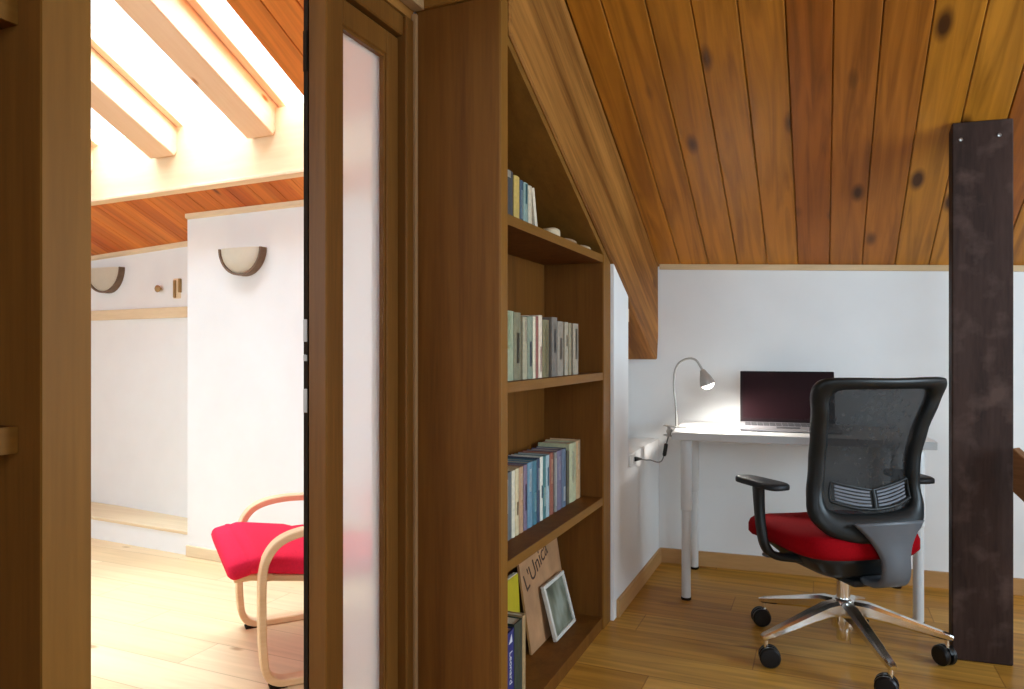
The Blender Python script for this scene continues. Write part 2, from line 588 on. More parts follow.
# short white wall between bookcase and niche (X plane -0.79), with the niche above a low wall
bm = bmesh.new()
prism(bm, [(2.915, 0), (3.16, 0), (3.16, rz(3.16) - 0.535), (2.915, rz(2.915) - 0.535)], 0, -0.93, -0.795)
box(bm, -0.93, -0.795, 3.1601, wy(-0.93), 0, 0.655)
box(bm, -1.06, -0.9301, 3.10, wy(-1.06), 0, 0.65)
struct(link('wall_left', bm, M_wall), 'narrow white wall strip between the bookcase and the desk corner', 'wall')
struct(link('baseboard_left', bx(-0.7949, -0.78, 2.955, wy(-0.79) - 0.018, 0, 0.075, bev=0.003), wood('honey_skirting_deep', (176, 132, 82), (196, 152, 100), 'Y', 20, 0.7)),
       'honey wood skirting of the short left wall', 'baseboard')

# partition between the rooms
bm = bmesh.new()
PT0, PT1 = XP - 0.05, XP + 0.015
prism(bm, [(1.80, 0), (3.95, 0), (3.95, rz(3.95)), (1.80, rz(1.80))], 0, PT0, PT1)
struct(link('wall_partition', bm, M_wall), 'white partition between the two rooms behind the bookcase', 'wall')
bm = bmesh.new()
prism(bm, [(0.60, 2.075), (1.80, 2.075), (1.80, rz(1.80)), (0.60, rz(0.60))], 0, PT0, PT1)
prism(bm, [(Y_REAR, 0), (0.53, 0), (0.53, 2.075), (0.60, 2.075), (0.60, rz(0.60)), (Y_REAR, rz(Y_REAR))], 0, PT0, PT1)
struct(link('wall_partition.001', bm, M_beam), 'brown wood panelling over the doorway', 'wall')

# left room: its far end is not quite square, so everything there is turned a little
def sh(bm):
    for v in bm.verts:
        v.co.y += 0.05 * (-2.2 - v.co.x)
    return bm
def sh2(bm):                      # the recessed stretch runs off at a slightly larger angle
    for v in bm.verts:
        v.co.y += 0.05 * (-2.2 - v.co.x) + 0.06 * max(0.0, -3.19 - v.co.x)
        if v.co.z > 1.5:
            v.co.z -= 0.44 * 0.06 * max(0.0, -3.19 - v.co.x)
    return bm
def lz(y):                        # underside of the lower boarding below the purlin (before the turn)
    return 1.952 - 0.44 * (y - 2.66)
YN, YF = 2.868, 3.08
bm = bmesh.new()
k = 0
x = -1.155
while x > -5.24:
    a, b = max(-5.25, x - 0.1435), x
    L = [[(xx, y, z) for y, z in ((2.69, lz(2.69)), (3.30, lz(3.30)), (3.30, lz(3.30) + 0.02), (2.69, lz(2.69) + 0.02))] for xx in (a + 0.0015, b - 0.0015)]
    loft(bm, L)
    x = a
loft(bm, [[(xx, y, z) for y, z in ((2.70, lz(2.70) + 0.0205), (3.30, lz(3.30) + 0.0205), (3.30, lz(3.30) + 0.09), (2.85, lz(2.85) + 0.09))] for xx in (-5.25, -1.155)])
struct(link('ceiling.002', sh(bm), M_ceil_left), 'orange pine boarding sloping from the purlin down to the sconce walls', 'ceiling')
bm = bmesh.new()
prism(bm, [(YN, 0), (3.2, 0), (3.2, lz(3.2) - 0.001), (YN, lz(YN) - 0.001)], 0, -3.19, PT0 - 0.001)
struct(link('wall_far', sh(bm), M_wall), 'white wall carrying the right half moon sconce', 'wall')
bm = bmesh.new()
prism(bm, [(YF, 0), (3.30, 0), (3.30, lz(3.30) - 0.001), (YF, lz(YF) - 0.001)], 0, -5.25, -3.191)
struct(link('wall_far.001', sh2(bm), M_wall), 'recessed white wall at far left with a wood strip under the sconce', 'wall')
struct(link('trim_2', sh2(bx(-5.2, -3.192, YF - 0.016, YF - 0.0005, 1.318, 1.382, bev=0.004)), M_skirt_pale), 'pale wood strip across the recessed wall', 'trim')
bm = bmesh.new()
box(bm, -5.2, -3.192, 2.872, YF - 0.001, 0.0, 0.112, mat=0)
box(bm, -5.2, -3.192, 2.868, YF + 0.06, 0.1121, 0.130, bev=0.003, mat=1)
struct(link('trim_3', sh(bm), [M_wall, M_skirt_pale]), 'low white plinth with a pale wood top along the far left wall', 'trim')
struct(link('baseboard_far', sh(bx(-3.19, -1.16, YN - 0.014, YN - 0.0005, 0, 0.06, bev=0.003)), M_skirt_pale), 'pale skirting under the right half moon sconce wall', 'baseboard')
for nm, x0, x1, y, lab in (('trim_4', -3.19, -1.16, YN, 'pale trim strip on top of the wall with the right sconce'),
                           ('trim_5', -5.2, -3.192, YF, 'pale trim strip on top of the recessed wall with the left sconce')):
    bm = bmesh.new()
    loft(bm, [[(x, y - 0.018, lz(y - 0.018) - 0.022), (x, y - 0.018, lz(y - 0.018) - 0.001), (x, y - 0.0005, lz(y) - 0.001), (x, y - 0.0005, lz(y) - 0.022)] for x in (x0, x1)])
    struct(link(nm, (sh2 if nm == 'trim_5' else sh)(bm), M_skirt_pale), lab, 'trim')

# outer walls out of view, with the windows that light the rooms
def wall_with_hole(bm, axis, a0, a1, lo, hi, z1, hx0, hx1, hz0, hz1):
    def B(u0, u1, z0, zz):
        if axis == 1:
            box(bm, u0, u1, a0, a1, z0, zz)
        else:
            box(bm, a0, a1, u0, u1, z0, zz)
    B(lo, hx0, 0, z1)
    B(hx1, hi, 0, z1)
    B(hx0, hx1, 0, hz0)
    B(hx0, hx1, hz1, z1)
zr = rz(Y_REAR)
bm = bmesh.new()
wall_with_hole(bm, 1, Y_REAR - 0.12, Y_REAR, PT1, 2.75, zr, 0.1, 1.9, 0.9, 2.5)
struct(link('wall_rear', bm, M_wall), 'white rear wall of the study', 'wall')
bm = bmesh.new()
wall_with_hole(bm, 1, Y_REAR - 0.12, Y_REAR, -5.25, PT0, zr, -4.4, -2.0, 0.9, 2.6)
struct(link('wall_rear.001', bm, M_wall), 'white rear wall of the bright room', 'wall')
bm = bmesh.new()
WY0, WY1, WZ0, WZ1 = 1.2, 2.9, 0.70, 1.90
prism(bm, [(Y_REAR, 0), (WY0, 0), (WY0, rz(WY0)), (Y_REAR, zr)], 0, 2.751, 2.85)
prism(bm, [(WY1, 0), (4.15, 0), (4.15, rz(4.15)), (WY1, rz(WY1))], 0, 2.751, 2.85)
prism(bm, [(WY0, WZ1), (WY1, WZ1), (WY1, rz(WY1)), (WY0, rz(WY0))], 0, 2.751, 2.85)
prism(bm, [(WY0, 0), (WY1, 0), (WY1, WZ0), (WY0, WZ0)], 0, 2.751, 2.85)
struct(link('wall_right', bm, M_wall), 'white right wall of the study', 'wall')
bm = bmesh.new()
prism(bm, [(Y_REAR, 0), (3.62, 0), (3.62, rz(3.62)), (Y_REAR, zr)], 0, -5.35, -5.251)
struct(link('wall_side', bm, M_wall), 'white left wall of the bright room', 'wall')

def window(nm, x0, x1, z0, z1, y, lab, side=False):
    root = struct(empty(nm, (y, (x0 + x1) / 2, z0) if side else ((x0 + x1) / 2, y, z0), R(90) if side else 0), lab, 'window')
    w2, hh = (x1 - x0) / 2, z1 - z0
    f = bmesh.new()
    for a, b, c, d in ((-w2, w2, 0, 0.06), (-w2, w2, hh - 0.06, hh), (-w2, -w2 + 0.06, 0.06, hh - 0.06), (w2 - 0.06, w2, 0.06, hh - 0.06), (-0.03, 0.03, 0.06, hh - 0.06)):
        box(f, a, b, -0.03, 0.03, c, d)
    link('window_frame', f, M_door, root)
    link('pane', bx(-w2 + 0.06, w2 - 0.06, -0.004, 0.004, 0.06, hh - 0.06), M_glass, root)
window('window_1', 0.1, 1.9, 0.9, 2.5, Y_REAR - 0.06, 'brown framed window in the rear wall of the study')
window('window_2', -4.4, -2.0, 0.9, 2.6, Y_REAR - 0.06, 'unseen brown framed window added as fill in the bright room rear wall')  # made-up opening behind the camera, brightens the bright room's walls

window('window_6', WY0, WY1, WZ0, WZ1, 2.80, 'brown framed window in the right wall of the study', side=True)

# skylights: rafters, frames, panes, purlin
RAF = [(-2.52, -2.36), (-3.20, -3.03), (-3.86, -3.70)]
for i, (a, b) in enumerate(RAF):
    o = link('rafter' if i == 0 else 'rafter.%03d' % i, bx(a, b, ly(OY0) + 0.002, ly(2.66 + 0.05 * (-2.2 - b)) - 0.006, -0.012, 0.20, bev=0.004), M_rafter, loc=ROOF_LOC, rot=ROOF_ROT)
    tag(o, ['pale pine rafter nearest the door edge, between skylight panes', 'pale pine rafter second from the door edge, left of the wide skylight pane', 'pale pine rafter furthest left beside the skylights'][i], 'rafter', 'rafters between the skylights')
bays = [(-2.355, OX1 - 0.002), (-3.025, -2.525), (-3.695, -3.205)]
labs = ['narrow skylight beside the orange ceiling boards', 'wide skylight between the two visible rafters', 'skylight furthest left, partly hidden by the brown bookcase edge']
for i, (a, b) in enumerate(bays):
    root = empty('window_%d' % (3 + i), (0, 0, 0))
    root.location = ROOF_LOC
    root.rotation_euler = ROOF_ROT
    struct(root, labs[i], 'skylight')
    y0, y1 = ly(OY0) + 0.004, ly(2.72)
    f = bmesh.new()
    fw = 0.045
    for p, q, r, s in ((a, a + fw, y0, y1), (b - fw * 0.35, b, y0, y1), (a + fw, b - fw * 0.35, y0, y0 + fw * 0.4), (a + fw, b - fw * 0.35, y1 - fw, y1)):
        box(f, p, q, r, s, 0.125, 0.185, bev=0.003)
    link('window_frame', f, M_rafter, root)
    link('pane', bx(a + fw, b - fw * 0.35, y0 + fw * 0.4, y1 - fw, 0.150, 0.158), M_glass, root)
for i, (a, b) in enumerate(bays):  # invented upper skylights, out of view, so sun reaches the bright room's floor
    root = empty('window_%d' % (7 + i), ROOF_LOC)
    root.rotation_euler = ROOF_ROT
    struct(root, 'upper ' + ['narrow', 'middle', 'far'][i] + ' unseen skylight added up the slope to admit sun', 'skylight')
    y0, y1 = ly(UY0) + 0.004, ly(UY1) - 0.004
    f = bmesh.new()
    for p, q, r, s in ((a, a + 0.04, y0, y1), (b - 0.04, b, y0, y1), (a + 0.04, b - 0.04, y0, y0 + 0.04), (a + 0.04, b - 0.04, y1 - 0.04, y1)):
        box(f, p, q, r, s, 0.125, 0.185, bev=0.003)
    link('window_frame', f, M_rafter, root)
    link('pane', bx(a + 0.04, b - 0.04, y0 + 0.04, y1 - 0.04, 0.150, 0.158), M_glass, root)
bm = bmesh.new()
prism(bm, [(2.66, 1.940), (2.80, 1.940 - 0.02), (2.80, 2.20), (2.72, 2.235), (2.685, 2.262), (2.66, 2.262)], 0, -5.25, -1.151)
o = link('purlin', sh(bm), M_purlin)
tag(o, 'pale pine purlin beam running under the skylights', 'beam')
link('cover_strip', sh(bx(-5.25, -1.152, 2.650, 2.6599, 1.940, 1.956, bev=0.002)), M_rafter, o)

# ------------------------------------------------------------------ big sloping beam above the bookcase
bm = bmesh.new()
BX0, BX1 = -0.965, -0.80
def rb(y): return rz(y) - 0.53
prism(bm, [(1.849, rb(1.849)), (3.75, rb(3.75)), (3.80, 1.075), (wy(-0.85) - 0.004, 1.20), (wy(-0.85) - 0.004, rz(wy(-0.85)) + 0.002), (1.849, rz(1.849) - 0.002)], 0, BX0, BX1)
bmesh.ops.bevel(bm, geom=bm.edges[:], offset=0.006, segments=1, affect='EDGES')
_rm = Matrix.Translation(ROOF_LOC) @ Matrix.Rotation(-ANG, 4, 'X')
bmesh.ops.transform(bm, matrix=_rm.inverted(), verts=bm.verts[:])
tag(link('rafter_beam', bm, M_beam, loc=ROOF_LOC, rot=ROOF_ROT), 'massive sloping wooden beam running along the slanted bookcase top', 'beam')
tag(link('wall_plate_beam', bx(-1.08, -0.966, 3.20, wy(-1.0) - 0.05, 1.074, 1.40, bev=0.004), M_walnut), 'short dark brown beam block inside the niche under the sloping beam', 'beam')
tag(link('wood_chip', bx(-0.815, -0.797, 3.155, 3.185, 1.25, 1.31, bev=0.003), M_trim), 'small pale wood wedge between white wall edge and sloping beam', 'wedge')

# ------------------------------------------------------------------ door with frosted glass
door = struct(empty('door_1', (XP, 1.745, 0.006)), 'narrow brown door leaf with a tall frosted glass pane', 'door')
st = 0.067
st2 = 0.060
y0, y1, zt = 1.42 - 1.745, 0.0, 2.000
bm = bmesh.new()
def sect(bm, ya, yb, za, zb):
    box(bm, -0.054, 0.0, ya, yb, za, zb, bev=0.003)
sect(bm, y0, y0 + st, 0, zt)
sect(bm, y1 - st2, y1 - 0.002, 0, zt)
sect(bm, y0 + st, y1 - st2, zt - 0.066, zt)
sect(bm, y0 + st, y1 - st2, 0, 0.12)
link('door_frame', bm, M_door, door)
bm = bmesh.new()
for ya, yb, za, zb in ((y0 + st, y0 + st + 0.008, 0.12, zt - 0.066), (y1 - st2 - 0.008, y1 - st2, 0.12, zt - 0.066), (y0 + st + 0.008, y1 - st2 - 0.008, zt - 0.074, zt - 0.066), (y0 + st + 0.008, y1 - st2 - 0.008, 0.12, 0.128)):
    box(bm, -0.02, -0.006, ya, yb, za, zb)
link('glazing_bead', bm, M_door, door)
link('glass_pane', bx(-0.036, -0.024, y0 + st + 0.001, y1 - st2 - 0.001, 0.121, zt - 0.067), M_frost, door)
link('seal_strip', bx(-0.067, -0.0545, y0 - 0.001, y0 + 0.02, 0.0, zt), M_rubber, door)
for za, zb in ((1.145, 1.20), (1.098, 1.113), (0.972, 1.03)):
    bm = bx(-0.0665, -0.055, y0 - 0.004, y0 - 0.0011, za - 0.006, zb - 0.006, bev=0.001)
    box(bm, -0.064, -0.058, y0 - 0.0046, y0 - 0.0039, za + 0.004, za + 0.010)
    s_ = link('strike_plate', bm, M_strike, door)
    s_['label'] = 'bright steel strike plate'
for za, zb in ((1.80, 1.90),):
    link('flush_bolt', bx(-0.0665, -0.055, y0 - 0.005, y0 - 0.0011, za, zb, bev=0.001), M_rubber, door)

# door frame: jamb, head
bm = bmesh.new()
box(bm, -1.165, -1.075, 1.746, 1.785, 0, 2.07, bev=0.004)
box(bm, -1.165, -1.085, 0.60, 1.7459, 2.012, 2.07, bev=0.004)
box(bm, -1.165, -1.090, 0.60, 0.625, 0, 2.0119, bev=0.004)
struct(link('trim_6', bm, M_door), 'brown frame around the doorway', 'door frame')
struct(link('trim_7', bx(-1.084, -1.068, 1.7851, 1.7985, 0, 2.09, bev=0.002), wood('pale_corner_bead', (150, 112, 74), (172, 134, 92), 'Z', 20, 0.7)), 'thin paler bead in the corner beside the bookcase side', 'trim')
struct(link('trim_8', bx(-1.084, -1.045, 0.62, 1.798, 2.10, 2.135, bev=0.003), wood('pale_head_strip', (170, 134, 92), (192, 156, 112), 'Y', 20, 0.7)), 'pale wood strip above the door frame', 'trim')

# ------------------------------------------------------------------ slanted bookcase
BF, BB = -0.81, -1.075
case = tag(empty('slanted_bookcase', (BF, 2.35, 0)), 'tall brown bookcase with slanted top below the sloping beam', 'bookcase')
def part(name, bm, mat, parent, **k):
    """bm in world coordinates -> child of an unrotated root"""
    bmesh.ops.translate(bm, verts=bm.verts[:], vec=-Vector(parent.location))
    return link(name, bm, mat, parent, **k)
def panel(ya, yb, za, zfun):
    bm = bmesh.new()
    prism(bm, [(ya, za), (yb, za), (yb, zfun(yb)), (ya, zfun(ya))], 0, BB, BF - 0.004, 0)
    prism(bm, [(ya, za), (yb, za), (yb, zfun(yb)), (ya, zfun(ya))], 0, BF - 0.0039, BF + 0.002, 1)
    return bm
top = lambda y: rb(y) - 0.004
bm = bmesh.new()
box(bm, BB, BF - 0.004, 1.80, 1.846, 0, 2.10, mat=0)
box(bm, BF - 0.0039, BF + 0.002, 1.80, 1.846, 0, 2.10, mat=1)
p_ = part('side_panel', bm, [M_walnut, M_edge], case)
part('side_panel', panel(2.81, 2.86, 0, top), [M_walnut, M_edge], case)
part('side_panel', panel(2.862, 2.912, 0, top), [M_edge, M_edge], case)['label'] = 'filler strip against the white wall'
part('back_panel', (lambda b: (prism(b, [(1.8465, 0.05), (2.8095, 0.05), (2.8095, top(2.81)), (1.8465, top(1.8465))], 0, BB, BB + 0.012), b)[1])(bmesh.new()), M_walnut, case)
bm = bmesh.new()
prism(bm, [(1.847, top(1.847)), (2.809, top(2.809)), (2.809, top(2.809) - 0.026), (1.847, top(1.847) - 0.026)], 0, BB + 0.0125, BF + 0.001)
part('top_panel', bm, M_edge_y, case)
SHELF = [1.508, 1.034, 0.530]
for z in SHELF:
    bm = bmesh.new()
    t = 0.030
    box(bm, BB + 0.0125, BF - 0.004, 1.8465, 2.8095, z - t, z, mat=0)
    box(bm, BF - 0.0039, BF - 0.001, 1.8465, 2.8095, z - t, z, mat=1)
    part('shelf', bm, [M_walnut, M_edge_y], case)
bm = bmesh.new()
box(bm, BB + 0.0125, BF - 0.003, 1.8465, 2.8095, 0, 0.048)
part('bottom_board', bm, M_walnut, case)

# board above the bookcase side, up to the roof
tag(link('header_board', bx(-1.084, -0.80, 1.790, 1.846, 2.1015, rz(1.85) - 0.02, bev=0.003), M_edge_y), 'brown header board above the bookcase side beside the door', 'board')

# near bookcase at the left edge of the view
near = tag(empty('near_bookcase', (-0.845, 0.2, 0)), 'dark brown bookcase cut off by the left picture edge', 'bookcase')
bm = bmesh.new()
box(bm, -1.08, -0.8145, 0.538, 0.597, 0, 2.60, mat=0)
box(bm, -0.8144, -0.81, 0.538, 0.597, 0, 2.60, mat=1)
part('side_panel', bm, [M_walnut, M_edge], near)
part('back_panel', bx(-1.08, -1.068, -0.9, 0.5375, 0.0, 2.60), M_walnut, near)
part('side_panel', bx(-1.08, -0.81, -0.95, -0.9005, 0, 2.60), M_walnut, near)
for z0, z1 in ((0.06, 0.09), (0.50, 0.53), (1.006, 1.037), (1.50, 1.535), (1.98, 2.01)):
    bm = bmesh.new()
    box(bm, -1.0675, -0.8552, -0.9, 0.5375, z0, z1, mat=0)
    box(bm, -0.8551, -0.852, -0.9, 0.5375, z0, z1, mat=1)
    part('shelf', bm, [M_walnut, M_edge_y], near)

# ------------------------------------------------------------------ books
ORD = ['first', 'second', 'third', 'fourth', 'fifth', 'sixth', 'seventh', 'eighth', 'ninth', 'tenth', 'eleventh', 'twelfth', 'thirteenth', 'fourteenth', 'fifteenth', 'sixteenth', 'seventeenth', 'eighteenth', 'nineteenth', 'twentieth']
bookmats = {}
def bmat(rgb):
    g = sum(rgb) / 3
    rgb = tuple(int(c * 0.78 + g * 0.22 * k) for c, k in zip(rgb, (1.04, 1.0, 0.9)))
    if rgb not in bookmats:
        bookmats[rgb] = plain('book_cover_%d_%d_%d' % rgb, rgb, 0.55, var=0.12, scale=60)
    return bookmats[rgb]
def book(xf, y0, w, d, h, z, rgb, label, group, lean=0.0, band=None):
    """Upright book, spine facing +X, from y0 to y0+w along the shelf."""
    bm = bmesh.new()
    t = min(0.0022, w * 0.18)
    prof = [(-d, 0), (0, 0)]
    # spine, gently rounded
    sp = []
    for k in range(7):
        a = k / 6
        sp.append((0.0035 * math.sin(PI * a), w * a))
    outer = [(-d, 0.0)] + sp + [(-d, w)]
    inner = [(-d, w - t)] + [(-t * 1.5, w - t), (-t * 1.5, t)] + [(-d, t)]
    poly = outer + inner
    A = [bm.verts.new((p[0], p[1], 0)) for p in poly]
    B = [bm.verts.new((p[0], p[1], h)) for p in poly]
    n = len(poly)
    for i in range(n):
        bm.faces.new((A[i], A[(i + 1) % n], B[(i + 1) % n], B[i]))
    for V in (A, B):
        # caps as strips: cover board, spine, cover board
        no = len(outer)
        i0, i1, i2, i3 = V[no + 3], V[no + 2], V[no + 1], V[no]
        bm.faces.new((V[0], V[1], i1, i0))
        bm.faces.new(list(V[1:8]) + [i2, i1])
        bm.faces.new((V[7], V[8], i3, i2))
    o = link('book', bm, bmat(rgb), loc=(xf, y0, z + 0.0006), rot=(lean, 0, 0))
    link('page_block', bx(-d + 0.004, -t * 1.6, t * 1.05, w - t * 1.05, 0.002, h - 0.004), M_paper, o)
    if band:
        z0 = h * band[1]
        z1 = h * band[2]
        b = bmesh.new()
        rows = []
        for zz in (z0, z1):
            rows.append([(0.0005 + 0.0035 * math.sin(PI * k / 6), w * (0.12 + 0.76 * k / 6), zz) for k in range(7)])
        loft(b, rows, closed=False, cap=False)
        r_ = bmesh.ops.solidify(b, geom=b.faces[:], thickness=-0.0004)
        lb = link('spine_label', b, bmat(band[0]), o)
    return tag(o, label, 'book', group)

def row(names, ys, xf, z, hs, d, rgbs, shelf, group, bands=None):
    for i, (nm, (a, b), h, rgb) in enumerate(zip(names, ys, hs, rgbs)):
        last = i == len(names) - 1
        lab = '%s book, %s' % (nm, ('last at the right end on ' if last else ORD[i] + ' from the left on ') + shelf)
        bd = None
        if bands and bands[i]:
            bd = bands[i]
        book(xf[i] if isinstance(xf, list) else xf, a + 0.0006, (b - a) - 0.0012, d[i] if isinstance(d, list) else d, h, z, rgb, lab, group, band=bd)

# top shelf
W_ = (232, 226, 210)
row(['dark slate', 'mustard yellow', 'navy blue', 'pale teal'],
    [(1.955, 2.028), (2.034, 2.080), (2.082, 2.108), (2.112, 2.150)], -0.87, SHELF[0], [0.160, 0.155, 0.150, 0.150], 0.13,
    [(64, 70, 74), (206, 170, 74), (52, 78, 104), (128, 158, 150)], 'the top shelf', 'books on the top shelf',
    [((190, 186, 170), 0.86, 0.99), None, ((150, 170, 180), 0.2, 0.8), ((60, 110, 120), 0.55, 0.97)])
book(-0.87, 2.154, 0.030, 0.12, 0.148, SHELF[0], (208, 190, 160), 'cream book, fifth from the left on the top shelf', 'books on the top shelf')
book(-0.872, 2.226, 0.020, 0.12, 0.147, SHELF[0] + 0.004, (222, 204, 174), 'pale cream book leaning left at the end of the top shelf row', 'books on the top shelf', lean=R(14))
# loose pale things lying along the top shelf edge
def pebble(y, ly_, h, label, seed, rgb):
    bm = bmesh.new()
    bmesh.ops.create_icosphere(bm, subdivisions=3, radius=1)
    rnd = random.Random(seed)
    ph = [rnd.uniform(0, 6) for _ in range(4)]
    for v in bm.verts:
        p = v.co
        k = 1 + 0.10 * math.sin(3 * p.y + ph[0]) + 0.07 * math.sin(4 * p.x + ph[1]) + 0.05 * math.sin(5 * p.z + ph[2])
        v.co = Vector((p.x * 0.032 * k, p.y * ly_ * k, max(p.z, -0.75) * h * k))
    zmin = min(v.co.z for v in bm.verts)
    o = link('stone', bm, plain('stone_%d' % seed, rgb, 0.8, var=0.15, scale=40), smooth='all', loc=(-0.862, y, SHELF[0] - zmin + 0.0004))
    tag(o, label, 'stone', 'small things lying on the top shelf')
pebble(2.33, 0.046, 0.020, 'small pale round stone lying right of the books on the top shelf', 1, (196, 178, 146))
pebble(2.50, 0.060, 0.014, 'flat brownish stone in the middle of the three lying on the top shelf', 2, (150, 122, 92))
pebble(2.68, 0.050, 0.013, 'flat pale stone at the right end of the top shelf', 3, (184, 164, 132))

# second shelf
ys2 = [(1.870, 1.962), (1.964, 2.018), (2.034, 2.070), (2.072, 2.116), (2.118, 2.140), (2.142, 2.165), (2.167, 2.200), (2.203, 2.262),
       (2.290, 2.345), (2.348, 2.408), (2.424, 2.462), (2.468, 2.496), (2.520, 2.580)]
row(['pale green', 'olive grey', 'beige grey', 'grey green', 'slim cream', 'slim brick red', 'broad cream', 'olive', 'grey brown', 'taupe', 'light taupe', 'beige', 'grey beige'],
    ys2, -0.84, SHELF[1], [0.205, 0.203, 0.192, 0.195, 0.197, 0.199, 0.203, 0.190, 0.202, 0.190, 0.190, 0.188, 0.188], 0.15,
    [(156, 166, 130), (128, 120, 86), (172, 160, 126), (130, 140, 116), (222, 206, 172), (150, 74, 58), (226, 204, 178), (128, 116, 72), (120, 108, 98), (150, 136, 118), (168, 154, 130), (152, 138, 104), (170, 152, 128)],
    'the second shelf down', 'books on the second shelf',
    [((190, 206, 160), 0.45, 0.96), ((84, 76, 54), 0.25, 0.7), ((206, 190, 160), 0.6, 0.95), ((80, 84, 92), 0.2, 0.6), None, None, ((200, 150, 130), 0.1, 0.5), ((150, 136, 90), 0.05, 0.9), ((90, 80, 74), 0.4, 0.8), ((120, 106, 92), 0.3, 0.7), ((120, 104, 80), 0.55, 0.75), None, ((100, 84, 60), 0.3, 0.9)])

# third shelf
ys3 = [(1.975, 2.086), (2.088, 2.114), (2.116, 2.146), (2.148, 2.184), (2.186, 2.218), (2.220, 2.266), (2.268, 2.306), (2.308, 2.334), (2.336, 2.364), (2.366, 2.392), (2.394, 2.430), (2.432, 2.472),
       (2.484, 2.510), (2.512, 2.562), (2.564, 2.612), (2.622, 2.650), (2.652, 2.735), (2.737, 2.790)]
row(['grey blue', 'slim pale cream', 'cream', 'tan orange', 'mauve', 'sky blue', 'teal blue', 'navy', 'white', 'teal', 'light blue', 'brick red', 'slim grey', 'violet grey', 'slate blue', 'dark olive', 'pale green', 'cream orange'],
    ys3, -0.90, SHELF[2], [0.212, 0.212, 0.214, 0.214, 0.216, 0.218, 0.218, 0.220, 0.222, 0.220, 0.220, 0.222, 0.218, 0.220, 0.220, 0.205, 0.230, 0.232], [0.12] * 15 + [0.13] * 3,
    [(96, 104, 108), (226, 216, 188), (216, 196, 148), (196, 146, 104), (124, 104, 130), (96, 144, 172), (58, 120, 140), (52, 66, 96), (220, 218, 206), (60, 118, 122), (150, 178, 186), (160, 82, 62), (140, 136, 130), (112, 104, 134), (86, 104, 130), (88, 80, 56), (190, 192, 148), (214, 168, 116)],
    'the third shelf down', 'books on the third shelf',
    [((200, 196, 180), 0.4, 0.9), None, ((150, 110, 70), 0.3, 0.5), ((226, 196, 160), 0.5, 0.9), ((70, 56, 90), 0.3, 0.7), ((190, 210, 220), 0.55, 0.9), ((140, 190, 200), 0.2, 0.5), ((180, 190, 200), 0.5, 0.85), ((60, 90, 120), 0.35, 0.55), ((190, 210, 200), 0.2, 0.5), ((70, 110, 140), 0.5, 0.8), ((210, 150, 120), 0.5, 0.9), ((200, 196, 190), 0.1, 0.9), ((170, 160, 186), 0.5, 0.9), ((206, 210, 214), 0.1, 0.35), None, ((214, 214, 180), 0.3, 0.85), ((232, 214, 180), 0.5, 0.95)])

# bottom compartment
GB = 'things standing in the bottom compartment'
ZB = 0.0486
o = book(-0.868, 1.958, 0.072, 0.095, 0.225, ZB, (34, 40, 128), 'blue book with white title at the left of the bottom compartment', GB)
def lettering(txt, size, mat, parent, loc, rot, name='title_lettering'):
    cu = bpy.data.curves.new(name, 'FONT')
    cu.body = txt
    cu.size = size
    cu.extrude = 0.0003
    cu.align_x = 'CENTER'
    cu.align_y = 'CENTER'
    t = bpy.data.objects.new(name, cu)
    COL.objects.link(t)
    cu.materials.append(mat)
    bpy.context.view_layer.update()
    me = bpy.data.meshes.new_from_object(t.evaluated_get(bpy.context.evaluated_depsgraph_get()))
    bpy.data.objects.remove(t)
    bpy.data.curves.remove(cu)
    me.name = name
    t = bpy.data.objects.new(name, me)
    COL.objects.link(t)
    t.parent = parent
    t.location = loc
    t.rotation_euler = rot
    return t
M_ink_w = plain('white_ink', (226, 226, 232), 0.6)
M_ink_b = plain('brown_ink', (70, 44, 26), 0.7)
lettering('Leonard', 0.030, M_ink_w, o, (0.0040, 0.040, 0.115), Matrix(((0, 0, 1), (0, 1, 0), (-1, 0, 0))).to_euler() if False else Matrix(((0, 0, 1), (0, 1, 0), (-1, 0, 0))).to_euler())
b_ = bmesh.new()
prism(b_, [(0.026, 0.190), (0.052, 0.190), (0.046, 0.215)], 0, 0.0036, 0.0042)
link('cover_emblem', b_, M_ink_w, o)['label'] = 'small white emblem on the spine'
book(-0.868, 2.034, 0.062, 0.095, 0.232, ZB, (56, 66, 52), 'dark green book beside the blue book in the bottom compartment', GB)
book(-0.868, 2.099, 0.026, 0.095, 0.236, ZB, (176, 138, 88), 'slim tan book beside the dark green book in the bottom compartment', GB)
# yellow folder
bm = bmesh.new()
box(bm, -0.020, 0.0, 0, 0.295, 0, 0.285, bev=0.002)
o = link('folder', bm, plain('yellow_card', (186, 168, 28), 0.55, var=0.04), loc=(-0.975, 2.06, ZB), rot=(0, R(-3), 0))
tag(o, 'yellow card folder standing behind the blue book', 'folder', GB)
link('paper_sheets', bx(-0.017, -0.003, 0.003, 0.292, 0.284, 0.288), M_paper, o)
# brownish printed poster board leaning on the back
bm = bmesh.new()
def rrect(w, h, r, n=5):
    pts = []
    for cx, cy, a0 in ((w - r, h - r, 0), (r, h - r, 90)):
        for k in range(n + 1):
            a = R(a0 + 90 * k / n)
            pts.append((cx + r * math.cos(a), cy + r * math.sin(a)))
    return [(w, 0)] + pts + [(0, 0)]
prism(bm, rrect(0.40, 0.385, 0.03), 0, -0.008, 0.0)
o = link('poster', bm, plain('brown_poster_print', (172, 128, 88), 0.7, var=0.22, scale=9), loc=(-0.940, 2.36, ZB), rot=(0, R(-9), 0))
tag(o, 'brown printed poster board with dark script leaning behind the small picture', 'poster', GB)
mrot = (Matrix(((0, 0, 1), (1, 0, 0), (0, 1, 0))).to_4x4() @ Matrix.Rotation(R(18), 4, 'Z')).to_euler()
lettering("L'Unica", 0.090, M_ink_b, o, (0.0007, 0.150, 0.275), mrot)
bm = bmesh.new()
